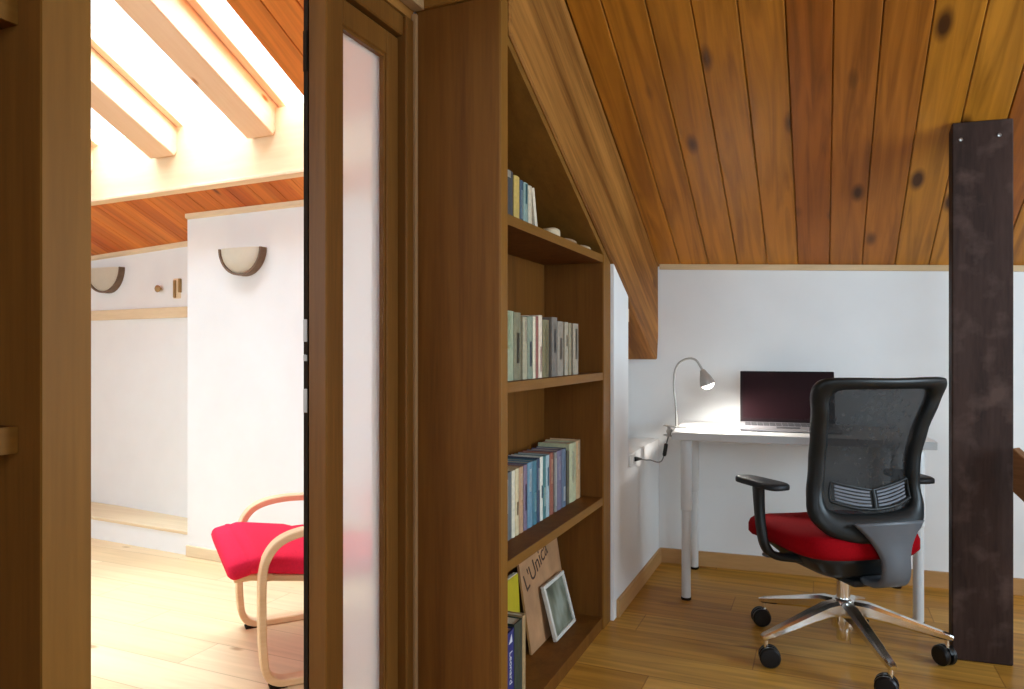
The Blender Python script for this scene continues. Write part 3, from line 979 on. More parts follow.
prism(bm, rrect(0.22, 0.36, 0.08), 0, -0.012, 0.0)
o = link('board', bm, plain('grey_print', (118, 104, 84), 0.7, var=0.3, scale=14), loc=(-0.975, 2.585, ZB), rot=(0, R(-6), 0))
tag(o, 'grey brown board with rounded top behind the poster in the bottom compartment', 'board', GB)
# small framed picture
fr = empty('picture_frame', (-0.893, 2.495, ZB + 0.004))
fr.rotation_euler = (0, R(-15), 0)
tag(fr, 'small white framed picture leaning in the bottom compartment', 'picture', GB)
w, h, t = 0.222, 0.203, 0.014
bm = bmesh.new()
for a, b, c, d in ((0, w, 0, t), (0, w, h - t, h), (0, t, t, h - t), (w - t, w, t, h - t)):
    box(bm, -0.016, 0.0, a, b, c, d, bev=0.002)
link('frame', bm, plain('white_frame_paint', (206, 202, 192), 0.5), fr)
m, nt, b = new_mat('faded_landscape_print')
tc = N(nt, 'ShaderNodeTexCoord')
mp = N(nt, 'ShaderNodeMapping')
mp.inputs['Scale'].default_value = (1, 9, 6)
nt.links.new(tc.outputs['Object'], mp.inputs['Vector'])
nz = N(nt, 'ShaderNodeTexNoise')
nz.inputs['Scale'].default_value = 1.2
nt.links.new(mp.outputs['Vector'], nz.inputs['Vector'])
rp = ramp(nt, [(0.35, s2l((72, 74, 58))), (0.5, s2l((112, 116, 98))), (0.68, s2l((150, 156, 142)))])
nt.links.new(nz.outputs['Fac'], rp.inputs['Fac'])
nt.links.new(rp.outputs['Color'], b.inputs['Base Color'])
b.inputs['Roughness'].default_value = 0.35
link('print', bx(-0.012, -0.008, t - 0.002, w - t + 0.002, t - 0.002, h - t + 0.002), m, fr)

# ------------------------------------------------------------------ dark post and rail at the right
post = empty('post', (0.530, 3.046, 0), R(4.8))
tag(post, 'dark stained flat wooden post standing between floor and board ceiling', 'post')
bm = bmesh.new()
py0, py1 = 0.0, 0.05
def prz(y): return rz(3.046 + y) - 0.002
prism(bm, [(py0, 0.0), (py1, 0.0), (py1, prz(py1)), (py0, prz(py0))], 0, -0.096, 0.096)
bmesh.ops.bevel(bm, geom=bm.edges[:], offset=0.004, segments=1, affect='EDGES')
link('shaft', bm, M_post, post)
for x, z in ((-0.068, 1.888), (0.052, 1.893)):
    b = bmesh.new()
    lathe(b, [(0.0005, -0.004), (0.006, -0.003), (0.007, 0.0), (0.0065, 0.0005)], 12, (x, -0.0005, z), axis_rot=Matrix.Rotation(R(-90), 3, 'X'))
    link('screw', b, M_steel, post)['label'] = 'bright screw head near the top'
rail = tag(empty('stair_rail', (0.622, 3.008, 0)), 'sloping wooden rail board starting at the right side of the post', 'rail')
bm = bmesh.new()
prism(bm, [(0, 0.632), (0, 0.785), (0.60, 0.785 - 0.52), (0.60, 0.632 - 0.52)], 1, -0.022, 0.022)
bmesh.ops.bevel(bm, geom=bm.edges[:], offset=0.003, segments=1, affect='EDGES')
link('rail_board', bm, M_rail, rail, rot=(0, 0, math.atan2(-0.607, 0.795)))

# ------------------------------------------------------------------ desk
desk = empty('desk', (-0.12, 3.575, 0), R(4.8))
tag(desk, 'white rectangular desk with silver tube legs under the lamp and laptop', 'desk')
DT = 0.756
bm = bmesh.new()
box(bm, -0.525, 0.525, -0.288, 0.285, DT - 0.034, DT, bev=0.002, mat=0)
for f in bm.faces:
    if abs(f.normal.z) < 0.5 and abs(f.calc_center_median().z - (DT - 0.017)) < 0.01:
        f.material_index = 1
link('tabletop', bm, [M_white, M_desk_edge], desk)
for x, y in ((-0.465, -0.24), (0.465, -0.24), (-0.465, 0.24), (0.465, 0.24)):
    bm = bmesh.new()
    lathe(bm, [(0.0205, 0.012), (0.0205, 0.40), (0.0245, 0.405), (0.0245, DT - 0.0345)], 20, (x, y, 0))
    lg = link('leg', bm, M_silver, desk, smooth=True)
    bm = bmesh.new()
    lathe(bm, [(0.021, 0.0), (0.0225, 0.003), (0.0225, 0.0118)], 20, (x, y, 0))
    link('foot', bm, M_rubber, lg, smooth=True)

# laptop
lap = empty('laptop', (-0.142, 3.556, DT + 0.0005), R(5.5))
tag(lap, 'open laptop with dark screen on the white desk', 'laptop')
bm = bmesh.new()
lw = 0.213
prism(bm, [(-0.125, 0.004), (-0.118, 0.0), (0.125, 0.0), (0.125, 0.022), (-0.118, 0.015), (-0.125, 0.011)], 0, -lw, lw)
link('base', bm, M_lapt, lap)
def kz(y): return 0.015 + (y + 0.118) / 0.243 * 0.007
bm = bmesh.new()
for r_ in range(5):
    for c_ in range(14):
        x = -lw + 0.022 + c_ * (2 * lw - 0.044) / 14
        y = -0.015 + r_ * 0.022
        box(bm, x + 0.001, x + 0.026, y, y + 0.018, kz(y) - 0.0002, kz(y) + 0.003)
link('keyboard', bm, M_key, lap)
link('touchpad', bx(-0.055, 0.045, -0.1, -0.035, 0.0158, 0.0176), M_key, lap)
lid = bmesh.new()
box(lid, -lw, lw, -0.004, 0.004, 0.0, 0.254, bev=0.003)
tilt = Matrix.Rotation(R(-13), 4, 'X')
mt = Matrix.Translation((0, 0.128, 0.017)) @ tilt
bmesh.ops.transform(lid, matrix=mt, verts=lid.verts[:])
lo = link('lid', lid, plain('black_laptop_bezel', (24, 15, 17), 0.4, spec=0.15), lap)
sc = bx(-lw + 0.012, lw - 0.012, -0.0052, -0.0039, 0.02, 0.243)
bmesh.ops.transform(sc, matrix=mt, verts=sc.verts[:])
link('screen', sc, M_screen, lo)

# clamp lamp
LX, LY = -0.628, 3.45
lamp = tag(empty('desk_lamp', (LX, LY, DT)), 'lit gooseneck clamp lamp on the left desk edge', 'lamp')
bm = bmesh.new()
strip(bm, [(-0.068, 0, 0.010), (-0.03, 0, 0.0052), (0.015, 0, 0.0045), (0.042, 0, 0.0045)], (0, 1, 0), [0.022, 0.04, 0.036, 0.02], 0.006)
strip(bm, [(-0.066, 0, -0.036), (-0.042, 0, -0.040), (0.0, 0, -0.0395), (0.03, 0, -0.038)], (0, 1, 0), [0.022, 0.036, 0.03, 0.02], 0.006)
lathe(bm, [(0.011, -0.024), (0.011, 0.024)], 14, (-0.040, 0, -0.016), axis_rot=Matrix.Rotation(R(90), 3, 'X'))
box(bm, -0.048, -0.034, -0.012, 0.012, -0.040, 0.006)
link('clamp', bm, M_lampm, lamp, smooth=True)
neck = catmull([(-0.008, 0, 0.004), (-0.008, 0, 0.05), (-0.012, 0, 0.12), (-0.019, 0, 0.19), (-0.016, 0, 0.26), (0.004, 0, 0.305), (0.045, 0, 0.328), (0.082, 0, 0.322), (0.107, 0, 0.287), (0.118, 0, 0.262)], 8)
bm = bmesh.new()
tube(bm, neck, 0.0052, 12)
link('gooseneck', bm, M_lampm, lamp, smooth=True)
hd = Vector((0.32, 0.10, -0.9)).normalized()
q = hd.to_track_quat('Z', 'Y').to_matrix()
bm = bmesh.new()
lathe(bm, [(0.008, -0.010), (0.012, -0.006), (0.017, 0.008), (0.026, 0.028), (0.033, 0.048), (0.036, 0.064), (0.0345, 0.064), (0.0315, 0.048), (0.024, 0.029), (0.012, 0.012)], 28, (0.116, 0, 0.268), axis_rot=q)
head = link('lamp_shade', bm, M_lampm, lamp, smooth=True)
bm = bmesh.new()
lathe(bm, [(0.003, 0.030), (0.018, 0.034), (0.029, 0.054), (0.029, 0.070), (0.018, 0.082), (0.002, 0.086)], 24, (0.116, 0, 0.268), axis_rot=q)
link('bulb', bm, M_bulb, head, smooth='all')
cord = catmull([(-0.045, 0, -0.042), (-0.050, 0, -0.062), (-0.055, 0.0, -0.080)], 6)
cord2 = catmull([(-0.066, 0, -0.136), (-0.078, 0.0, -0.162), (-0.100, 0.005, -0.170), (-0.128, -0.02, -0.158), (-0.135, -0.08, -0.150), (-0.142, -0.15, -0.136)], 8)
bm = bmesh.new()
tube(bm, cord, 0.003, 8)
tube(bm, cord2, 0.003, 8)
link('cord', bm, M_cord, lamp, smooth=True)
bm = bmesh.new()
tube(bm, [(-0.055, 0, -0.078), (-0.056, 0, -0.082), (-0.064, 0, -0.132), (-0.066, 0, -0.138)], [0.006, 0.0095, 0.0095, 0.006], 12)
link('switch', bm, M_black, lamp, smooth=True)
bm = bmesh.new()
tube(bm, [(-0.142, -0.150, -0.136), (-0.146, -0.19, -0.130), (-0.150, -0.215, -0.127), (-0.154, -0.222, -0.127)], [0.005, 0.008, 0.011, 0.011], 12)
link('plug', bm, M_black, lamp, smooth=True)
sock = tag(empty('wall_socket', (-0.7945, 3.222, 0.60)), 'white wall socket holding the lamp plug low on the left wall', 'socket')
link('cover_plate', bx(0.0, 0.010, -0.06, 0.05, 0.0, 0.054, bev=0.004, seg=2), M_socket, sock)
b = bmesh.new()
lathe(b, [(0.019, 0.0101), (0.019, 0.013), (0.016, 0.0135), (0.0155, 0.0105)], 20, (0, 0.005, 0.027), axis_rot=Matrix.Rotation(R(90), 3, 'Y'))
link('outlet_ring', b, M_socket, sock)

# ------------------------------------------------------------------ office chair
CH = R(36)
chair = empty('office_chair', (0.072, 2.935, 0), CH)
tag(chair, 'swivel office chair with red seat and black mesh back at the desk', 'chair')
base = empty('base', (0, 0, 0))
base.parent = chair
bm = bmesh.new()
lathe(bm, [(0.022, 0.055), (0.024, 0.06), (0.024, 0.10), (0.040, 0.105), (0.043, 0.13), (0.043, 0.185), (0.036, 0.205), (0.030, 0.210)], 28)
link('hub', bm, M_chrome, base, smooth=True)
for k in range(5):
    a = R(5 + 72 * k) - CH
    ca, sa = math.cos(a), math.sin(a)
    side = (-sa, ca, 0)
    pts = [(r * ca, r * sa, z) for r, z in ((0.032, 0.172), (0.08, 0.170), (0.15, 0.154), (0.235, 0.132), (0.31, 0.113), (0.342, 0.106), (0.356, 0.102))]
    bm = bmesh.new()
    strip(bm, pts, side, [0.050, 0.052, 0.046, 0.040, 0.034, 0.030, 0.020], [0.060, 0.056, 0.044, 0.034, 0.026, 0.022, 0.016], round_=0.22)
    arm = link('leg', bm, M_chrome, base, smooth=True)
    cx, cy = 0.338 * ca, 0.338 * sa
    bm = bmesh.new()
    tube(bm, [(cx, cy, 0.108), (cx, cy, 0.062)], 0.008, 10)
    link('castor_stem', bm, M_chrome, arm, smooth=True)
    th = a + R([35, 100, -40, 60, 150][k])
    ax = Vector((math.cos(th), math.sin(th), 0))
    fw_ = Vector((-math.sin(th), math.cos(th), 0))
    cc = Vector((cx, cy, 0.036)) + fw_ * 0.012
    rot = ax.to_track_quat('Z', 'Y').to_matrix()
    bm = bmesh.new()
    for sgn in (-1, 1):
        pr = [(0.004, 0.006), (0.034, 0.006), (0.036, 0.009), (0.036, 0.020), (0.031, 0.026), (0.012, 0.028), (0.003, 0.028)]
        lathe(bm, [(r, z * sgn) for r, z in pr], 24, cc, axis_rot=rot)
    tube(bm, [cc - ax * 0.006, cc + ax * 0.006], 0.014, 10)
    # hood over the wheels
    lp = []
    for i in range(9):
        t_ = R(20 + 150 * i / 8)
        c0 = cc + (fw_ * -math.cos(t_) + Vector((0, 0, 1)) * math.sin(t_)) * 0.0375
        c1 = cc + (fw_ * -math.cos(t_) + Vector((0, 0, 1)) * math.sin(t_)) * 0.030
        lp.append([c0 - ax * 0.0055, c0 + ax * 0.0055, c1 + ax * 0.0055, c1 - ax * 0.0055])
    loft(bm, lp)
    link('castor', bm, M_wheel, arm, smooth=True)
bm = bmesh.new()
lathe(bm, [(0.024, 0.2102), (0.024, 0.275), (0.0275, 0.276), (0.0275, 0.2850), (0.02, 0.2855)], 24)
link('gas_column', bm, M_chrome, chair, smooth=True)
# seat
def seat_loop(s, z, ins=0.0, n=48, yf=0.295, yb=-0.195, hw=0.242):
    out = []
    for k in range(n):
        a = 2 * PI * k / n
        c, s_ = math.cos(a), math.sin(a)
        e = 0.42
        x = (hw - ins) * math.copysign(abs(c) ** e, c)
        y = (yf + yb) / 2 + ((yf - yb) / 2 - ins) * math.copysign(abs(s_) ** e, s_)
        out.append((x, y, z))
    return out
def seat_mod(p, top_):
    x, y, z = p
    d = 0
    if y > 0.16:
        d -= (y - 0.16) ** 2 * 1.6
    d += 0.10 * x * x * 1.3
    if y < -0.1:
        d += 0.12 * (y + 0.1) ** 2
    return (x, y, z + d)
L_ = []
for ins, z in ((0.045, 0.396), (0.012, 0.400), (0.0, 0.416), (0.0, 0.448), (0.006, 0.464), (0.022, 0.476), (0.06, 0.482), (0.13, 0.480), (0.2, 0.478)):
    L_.append([seat_mod((p[0] - 0.02, p[1], p[2]), 1) for p in seat_loop(1, z, ins)])
bm = bmesh.new()
loft(bm, L_)
link('seat', bm, M_red, chair, smooth='all')
L_ = []
for ins, z in ((0.20, 0.306), (0.15, 0.308), (0.105, 0.318), (0.072, 0.342), (0.045, 0.372), (0.030, 0.392), (0.034, 0.3955)):
    L_.append([seat_mod((p[0], p[1] - (0.02 if z < 0.36 else 0), z), 1) for p in seat_loop(1, z, ins)])
bm = bmesh.new()
loft(bm, L_)
link('seat_shell', bm, M_black, chair, smooth='all')
bm = bmesh.new()
box(bm, -0.055, 0.055, -0.13, 0.07, 0.286, 0.312, bev=0.012, seg=2)
link('tilt_mechanism', bm, M_black, chair, smooth=True)
bm = bmesh.new()
tube(bm, [(-0.07, 0.05, 0.345), (-0.14, 0.055, 0.352), (-0.245, 0.06, 0.362)], 0.006, 8)
strip(bm, [(-0.23, 0.06, 0.361), (-0.285, 0.062, 0.366)], (0, 1, 0), 0.035, 0.010)
link('lever', bm, M_greypl, chair, smooth=True)

# backrest surface
ZP = [(0.44, -0.190), (0.50, -0.178), (0.56, -0.160), (0.64, -0.144), (0.74, -0.150), (0.84, -0.176), (0.94, -0.214), (1.05, -0.264)]
def by(z):
    if z <= ZP[0][0]:
        return ZP[0][1]
    for (z0, y0_), (z1, y1_) in zip(ZP, ZP[1:]):
        if z <= z1:
            t_ = (z - z0) / (z1 - z0)
            t_ = t_ * t_ * (3 - 2 * t_) * 0.5 + t_ * 0.5
            return y0_ + (y1_ - y0_) * t_
    return ZP[-1][1]
def BS(x, z, off=0.0):
    return Vector((x * 1.04, by(z) + 0.85 * x * x + off, z))
outer = catmull_closed([(0, 1.031), (0.14, 1.033), (0.218, 1.030), (0.243, 1.010), (0.244, 0.975), (0.228, 0.90), (0.213, 0.80), (0.208, 0.70), (0.214, 0.61), (0.218, 0.565), (0.205, 0.52), (0.165, 0.483), (0.09, 0.462),
                        (0, 0.456), (-0.09, 0.462), (-0.165, 0.483), (-0.205, 0.52), (-0.218, 0.565), (-0.214, 0.61), (-0.208, 0.70), (-0.213, 0.80), (-0.228, 0.90), (-0.244, 0.975), (-0.243, 1.010), (-0.218, 1.030), (-0.14, 1.033)], 4)
outer = [(p[0], p[1]) for p in [tuple(v) for v in catmull_closed([(a, b, 0) for a, b in [(0, 1.031), (0.14, 1.033), (0.218, 1.030), (0.243, 1.010), (0.244, 0.975), (0.228, 0.90), (0.213, 0.80), (0.208, 0.70), (0.214, 0.61), (0.218, 0.565), (0.205, 0.52), (0.165, 0.483), (0.09, 0.462),
                        (0, 0.456), (-0.09, 0.462), (-0.165, 0.483), (-0.205, 0.52), (-0.218, 0.565), (-0.214, 0.61), (-0.208, 0.70), (-0.213, 0.80), (-0.228, 0.90), (-0.244, 0.975), (-0.243, 1.010), (-0.218, 1.030), (-0.14, 1.033)]], 4)]]
inner = [(p[0], p[1]) for p in [tuple(v) for v in catmull_closed([(a, b, 0) for a, b in [(0, 0.992), (0.12, 0.992), (0.168, 0.988), (0.190, 0.970), (0.193, 0.940), (0.182, 0.89), (0.170, 0.80), (0.166, 0.70), (0.170, 0.64), (0.172, 0.605), (0.160, 0.575), (0.125, 0.560), (0.07, 0.556),
                        (0, 0.555), (-0.07, 0.556), (-0.125, 0.560), (-0.160, 0.575), (-0.172, 0.605), (-0.170, 0.64), (-0.166, 0.70), (-0.170, 0.80), (-0.182, 0.89), (-0.193, 0.940), (-0.190, 0.970), (-0.168, 0.988), (-0.12, 0.992)]], 4)]]
def lerp2(a, b, t_):
    return (a[0] + (b[0] - a[0]) * t_, a[1] + (b[1] - a[1]) * t_)
rings = []
for t_, off in ((0.0, 0.0), (0.04, -0.016), (0.22, -0.028), (0.7, -0.024), (0.95, -0.012), (1.0, 0.0), (0.96, 0.022), (0.8, 0.034), (0.25, 0.034), (0.05, 0.018)):
    rings.append([BS(*lerp2(a, b, t_), off) for a, b in zip(outer, inner)])
bm = bmesh.new()
loft(bm, rings, ring=True)
back = link('backrest_frame', bm, M_black, chair, smooth='all')
# mesh: grid filling the inner outline
bm = bmesh.new()
cz = 0.78
rows = []
for t_ in (1.03, 0.85, 0.68, 0.5, 0.32, 0.15, 0.03):
    rows.append([BS(p[0] * t_, cz + (p[1] - cz) * t_, 0.012) for p in inner])
loft(bm, rows, cap=False)
bm.faces.new([v for v in bm.verts[-len(inner):]])
link('backrest_mesh', bm, M_mesh, chair, smooth='all')['label'] = 'see-through dark grey mesh'
def BSL(x, z, off=0.0):
    return BS(x, z - 0.018, off)
# lumbar support behind the mesh
bm = bmesh.new()
low = [BSL(x, 0.590 + 1.25 * x * x, -0.012) for x in [i * 0.155 / 8 for i in range(-8, 9)]]
tube(bm, low, 0.006, 10)
tube(bm, [BSL(0, 0.588, -0.012), BSL(0, 0.625, -0.014), BSL(0, 0.655, -0.010)], 0.007, 10)
for sg in (-1, 1):
    up_ = [BSL(sg * x, 0.653 + 0.012 * math.sin(min(1, x / 0.14) * PI * 0.5) + 0.9 * x * x, -0.010) for x in [i * 0.148 / 8 for i in range(0, 9)]]
    tube(bm, up_, 0.004, 8)
    tube(bm, [up_[-1], BSL(sg * 0.154, 0.65, -0.011), low[-1 if sg > 0 else 0]], 0.004, 8)
lum = link('lumbar_support', bm, M_black, chair, smooth=True)
for sg in (-1, 1):
    for r_ in range(5):
        f0 = (r_ + 0.5) / 5
        pts = []
        for i in range(9):
            x = 0.014 + (0.136 - 0.014) * i / 8
            zl = 0.596 + 1.25 * x * x
            zu = 0.650 + 0.010 * math.sin(min(1, x / 0.14) * PI * 0.5) + 0.9 * x * x
            pts.append(BSL(sg * x, zl + (zu - zl) * f0, -0.010))
        bm = bmesh.new()
        strip(bm, pts, (0, 0, 1), 0.0078, 0.004)
        link('slat', bm, M_lumbar, lum, smooth=True)
# bracket from backrest bottom under the seat
bm = bmesh.new()
pts = catmull([(0, -0.212, 0.535), (0, -0.226, 0.47), (0, -0.240, 0.40), (0, -0.232, 0.345), (0, -0.19, 0.318), (0, -0.12, 0.312)], 6)
ws = []
for i in range(len(pts)):
    t_ = i / (len(pts) - 1)
    ws.append(0.108 + 0.17 * max(0, 1 - t_ * 2.6) ** 1.6)
strip(bm, [p + Vector((0.018 + 0.012 * i / len(pts), 0, 0)) for i, p in enumerate(pts)], (1, 0, 0), ws, 0.026, round_=0.3)
link('back_bracket', bm, M_greypl, chair, smooth='all')
# armrests
for sg in (-1, 1):
    ar = empty('armrest', (0, 0, 0))
    ar.parent = chair
    X_ = 0.315 * sg
    bm = bmesh.new()
    P_ = catmull([(X_, 0.055, 0.627), (X_ * 1.0, 0.050, 0.56), (X_ * 1.01, 0.035, 0.49), (X_ * 0.99, 0.02, 0.42), (X_ * 0.90, 0.012, 0.382), (X_ * 0.66, 0.010, 0.366), (X_ * 0.3, 0.01, 0.352)], 6)
    strip(bm, P_, (0, 1, 0), [0.058 - 0.012 * min(1, i / 10) for i in range(len(P_))], 0.026, round_=0.3)
    link('arm_post', bm, M_black, ar, smooth='all')
    bm = bmesh.new()
    n = 40
    L2 = []
    yaw = R(-8) * (-sg) * -1
    for ins, z in ((0.012, 0.611), (0.001, 0.614), (0.0, 0.622), (0.001, 0.630), (0.006, 0.6345), (0.016, 0.636)):
        lp = []
        for k in range(n):
            a = 2 * PI * k / n
            c, s_ = math.cos(a), math.sin(a)
            x = (0.047 - ins) * math.copysign(abs(c) ** 0.6, c)
            y = (0.118 - ins) * math.copysign(abs(s_) ** 0.45, s_)
            x *= 1 - 0.10 * y / 0.135
            z_ = z + 0.014
            xr = x * math.cos(yaw) - y * math.sin(yaw)
            yr = x * math.sin(yaw) + y * math.cos(yaw) + 0.02
            lp.append((X_ + xr + 0.008, 0.03 + yr, z_))
        L2.append(lp)
    loft(bm, L2)
    link('arm_pad', bm, M_black_soft, ar, smooth='all')

# ------------------------------------------------------------------ sconces
def sconce(x, y, z, r, label):
    root = tag(empty('wall_sconce', (x, y, z)), label, 'lamp', 'half moon wall sconces')
    n = 24
    dpt = 0.052
    bm = bmesh.new()
    L = []
    for k in range(n + 1):
        a = PI + PI * k / n
        c, s_ = math.cos(a), math.sin(a)
        t_ = 0.010
        L.append([(r * c, -0.0015, r * s_), (r * c, -dpt, r * s_), ((r - t_) * c, -dpt, (r - t_) * s_), ((r - t_) * c, -0.0015, (r - t_) * s_)])
    loft(bm, L)
    link('wood_band', bm, M_sconce_wood, root, smooth=True)
    bm = bmesh.new()
    L = []
    for j in range(9):
        t_ = j / 8
        rr = (r - 0.011) * math.cos(t_ * PI / 2 * 0.985)
        yy = -dpt + 0.012 - 0.028 * math.sin(t_ * PI / 2)
        L.append([(rr * math.cos(PI + PI * k / n), yy, rr * math.sin(PI + PI * k / n)) for k in range(n + 1)])
    loft(bm, L, closed=False, cap=False)
    bmesh.ops.solidify(bm, geom=bm.faces[:], thickness=0.005)
    link('glass_shade', bm, M_sconce_glass, root, smooth=True)
    link('back_plate', bx(-r * 0.5, r * 0.5, -0.012, -0.001, -r * 0.6, -0.02, bev=0.002), M_white, root)
sconce(-2.752, 2.868 + 0.05 * 0.552, 1.650, 0.142, 'half moon wall sconce with cream glass on the nearer white wall')
sconce(-4.222, YF + 0.05 * 1.99 + 0.06, 1.650, 0.160, 'half moon wall sconce on the recessed wall beside the brown bookcase edge')
# little brass fittings on the recessed wall
t = tag(empty('wall_latch', (-3.54, YF + 0.05 * 1.34 + 0.021, 1.438)), 'small brass latch of two upright bars at the right end of the recessed wall', 'latch')
link('bar', bx(-0.030, -0.012, -0.014, -0.001, 0.0, 0.105, bev=0.003), M_brass, t)
link('bar', bx(0.018, 0.034, -0.02, -0.001, 0.03, 0.112, bev=0.003), M_brass, t)
link('back_plate', bx(-0.036, 0.055, -0.003, -0.0005, -0.005, 0.115, bev=0.001), M_skirt_pale, t)
b = bmesh.new()
lathe(b, [(0.006, 0.0), (0.008, 0.014), (0.020, 0.02), (0.022, 0.028), (0.014, 0.036), (0.002, 0.038)], 16, axis_rot=Matrix.Rotation(R(90), 3, 'X'))
tag(link('wall_peg', b, M_brass, smooth=True, loc=(-3.70, YF + 0.05 * 1.5 + 0.0306 - 0.0005, 1.497)), 'small round brass peg on the recessed wall below the left sconce', 'peg')

# ------------------------------------------------------------------ bentwood armchair
ac = empty('armchair', (-1.932, 2.052, 0), R(141))
tag(ac, 'bentwood armchair with red cushion in the bright room', 'armchair')
for sg in (-1, 1):
    X_ = 0.295 * sg
    P_ = catmull([(X_, -0.66, 0.445), (X_, -0.45, 0.487), (X_, -0.25, 0.510), (X_, -0.13, 0.508), (X_, -0.055, 0.485), (X_, -0.015, 0.44), (X_, 0.002, 0.38), (X_, 0.004, 0.25), (X_, 0.0, 0.12),
                  (X_, -0.012, 0.05), (X_, -0.05, 0.019), (X_, -0.12, 0.0135), (X_, -0.30, 0.0130), (X_, -0.52, 0.0130), (X_, -0.70, 0.013)], 6)
    bm = bmesh.new()
    strip(bm, P_, (1, 0, 0), 0.052, 0.025, round_=0.15)
    link('side_frame', bm, M_bent, ac, smooth=True)
    bm = bmesh.new()
    strip(bm, catmull([(X_ * 0.83, 0.085, 0.372), (X_ * 0.83, 0.0, 0.362), (X_ * 0.83, -0.25, 0.322), (X_ * 0.83, -0.48, 0.285), (X_ * 0.83, -0.58, 0.315), (X_ * 0.83, -0.64, 0.42), (X_ * 0.83, -0.75, 0.70), (X_ * 0.83, -0.86, 0.97)], 6), (1, 0, 0), 0.045, 0.022, round_=0.15)
    link('seat_rail', bm, M_bent, ac, smooth=True)
    bm = bmesh.new()
    strip(bm, [(X_ * 0.83 + 0.024 * sg, -0.02, 0.362), (X_ - 0.027 * sg, -0.02, 0.362)], (0, 1, 0), 0.03, 0.03)
    strip(bm, [(X_ * 0.83 + 0.024 * sg, -0.63, 0.445), (X_ - 0.02 * sg, -0.63, 0.445)], (0, 1, 0), 0.03, 0.03)
    link('spacer_block', bm, M_bent, ac)
for nm, y, z in (('crossbar', 0.06, 0.358), ('crossbar', -0.50, 0.272)):
    bm = bmesh.new()
    strip(bm, [(-0.244, y, z), (0.244, y, z)], (0, 1, 0), 0.05, 0.018)
    link(nm, bm, M_bent, ac)
bm = bmesh.new()
strip(bm, [(-0.268, -0.60, 0.018), (0.268, -0.60, 0.018)], (0, 1, 0), 0.045, 0.02)
link('crossbar', bm, M_bent, ac)
def cushion(path, hw, th, dents):
    P = catmull(path, 8)
    L = []
    m = len(P)
    for i, p in enumerate(P):
        tg = (P[min(i + 1, m - 1)] - P[max(i - 1, 0)]).normalized()
        nn = Vector((1, 0, 0)).cross(tg).normalized()
        if nn.z < 0 and abs(nn.z) > 0.2:
            nn = -nn
        elif nn.y < 0 and abs(nn.z) <= 0.2:
            nn = -nn
        e = min(i, m - 1 - i)
        k = 1.0 if e >= 3 else (0.45, 0.78, 0.93)[e]
        dk = 1.0
        for d_ in dents:
            if abs(i - d_) < 2:
                dk -= 0.22 * (1 - abs(i - d_) / 2)
        t2 = th / 2 * k
        ring = []
        n = 28
        for j in range(n):
            a = 2 * PI * j / n
            c, s_ = math.cos(a), math.sin(a)
            x = (hw - (1 - k) * 0.03) * math.copysign(abs(c) ** 0.22, c)
            v = t2 * math.copysign(abs(s_) ** 0.42, s_)
            if v > 0:
                v *= dk
                v *= 1 + 0.10 * (1 - (x / hw) ** 2)
            ring.append(p + Vector((x, 0, 0)) + nn * v)
        L.append(ring)
    b = bmesh.new()
    loft(b, L)
    return b
bm = cushion([(0, 0.108, 0.390), (0, 0.055, 0.402), (0, 0.02, 0.408), (0, -0.12, 0.387), (0, -0.27, 0.364), (0, -0.40, 0.346), (0, -0.48, 0.345), (0, -0.545, 0.385), (0, -0.59, 0.48), (0, -0.66, 0.66), (0, -0.74, 0.86), (0, -0.79, 0.985)], 0.285, 0.07, (14, 28, 60, 72))
link('cushion', bm, M_cush, ac, smooth='all')
for sg in (-1, 1):
    link('foot_pad', bx(0.295 * sg - 0.024, 0.295 * sg + 0.024, -0.075, -0.02, 0.0, 0.0045), M_rubber, ac)

# ------------------------------------------------------------------ light
w = bpy.data.worlds.new('sky')
SC.world = w
w.use_nodes = True
bg = w.node_tree.nodes['Background']
bg.inputs['Color'].default_value = (0.97, 0.985, 1.0, 1)
bg.inputs['Strength'].default_value = 3.0

def area(name, loc, rot, sx, sy, power, color=(1, 1, 1), portal=False):
    l = bpy.data.lights.new(name, 'AREA')
    l.shape = 'RECTANGLE'
    l.size = sx
    l.size_y = sy
    l.energy = power
    l.color = color
    o = bpy.data.objects.new(name, l)
    COL.objects.link(o)
    o.location = loc
    o.rotation_euler = rot
    if portal:
        l.cycles.is_portal = True
    return o
DAY = (0.52, 0.78, 1.0)
DAYR = (0.60, 0.82, 1.0)
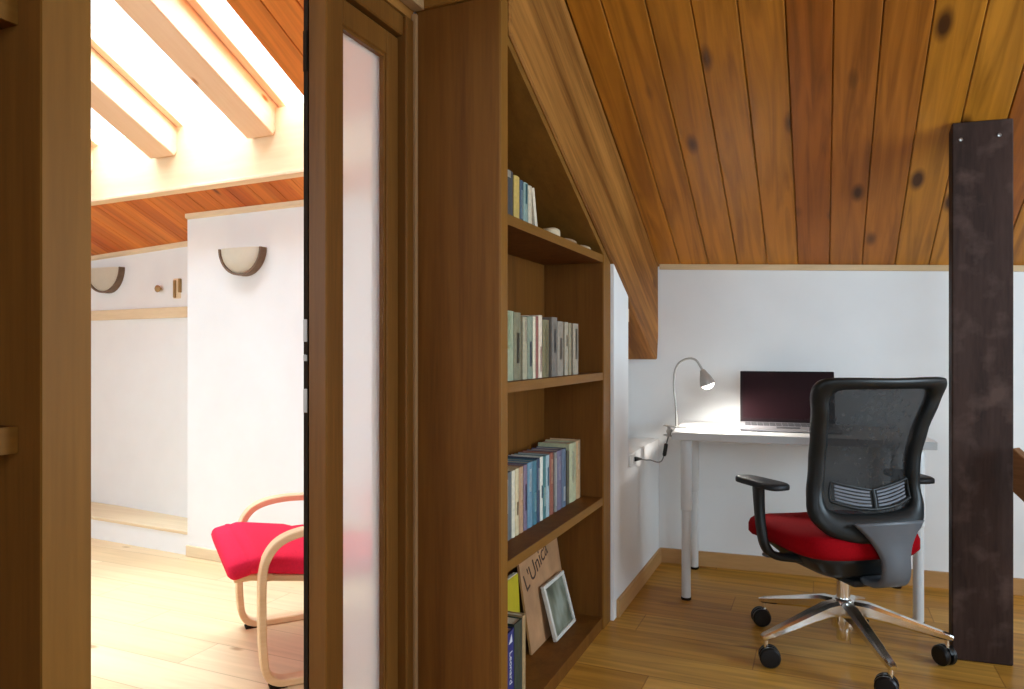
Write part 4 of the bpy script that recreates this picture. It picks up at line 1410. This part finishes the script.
# daylight at the window and skylight openings, one of them added for fill
area('daylight', (1.0, Y_REAR - 0.16, 1.7), (R(90), 0, 0), 1.8, 1.6, 56, DAYR)
area('daylight', (2.90, 2.05, 1.30), (0, R(90), 0), 1.2, 1.7, 106, DAYR)
area('daylight', (-3.2, Y_REAR - 0.16, 1.75), (R(90), 0, 0), 2.4, 1.7, 96, DAY)  # wall fill for the bright room, set at its added rear window
nrm = Vector((0, math.sin(ANG), math.cos(ANG)))
mid = Vector(((OX0 + OX1) / 2, (OY0 + OY1) / 2, rz((OY0 + OY1) / 2))) + nrm * 0.35
area('daylight', mid, (-ANG, 0, 0), OX1 - OX0 + 0.3, (OY1 - OY0) / CA + 0.5, 140, DAY)
sun = bpy.data.lights.new('sun', 'SUN')
sun.energy = 9.5
sun.angle = R(30)
sun.color = (0.62, 0.84, 1.0)
so = bpy.data.objects.new('sun', sun)
COL.objects.link(so)
so.location = (-3, 1.5, 6)
so.rotation_euler = Vector((0.06, 0.09, -1)).to_track_quat('-Z', 'Y').to_euler()
# lamp
sp = bpy.data.lights.new('lamp_light', 'SPOT')
sp.energy = 20.0
sp.spot_size = R(165)
sp.spot_blend = 0.7
sp.shadow_soft_size = 0.025
sp.color = (1.0, 0.97, 0.92)
so = bpy.data.objects.new('lamp_light', sp)
COL.objects.link(so)
so.location = Vector((LX, LY, DT)) + Vector((0.116, 0, 0.268)) + hd * 0.112
so.rotation_euler = hd.to_track_quat('-Z', 'Y').to_euler()

# ------------------------------------------------------------------ camera
cam = bpy.data.cameras.new('camera')
cam.sensor_width = 36
cam.lens = 36 * 720 / 1024
cam.shift_y = 5.5 / 1024
cam.clip_start = 0.05
co = bpy.data.objects.new('camera', cam)
COL.objects.link(co)
co.location = (0, 0, 1.125)
co.rotation_euler = (R(90), 0, math.atan(310 / 720))
SC.camera = co

vs = SC.view_settings
vs.view_transform = 'Standard'
vs.look = 'None'
vs.gamma = 1
vs.exposure = 0
vs.use_curve_mapping = False
SC.cycles.max_bounces = 12
SC.cycles.diffuse_bounces = 6
SC.cycles.transparent_max_bounces = 12
SC.cycles.sample_clamp_indirect = 8
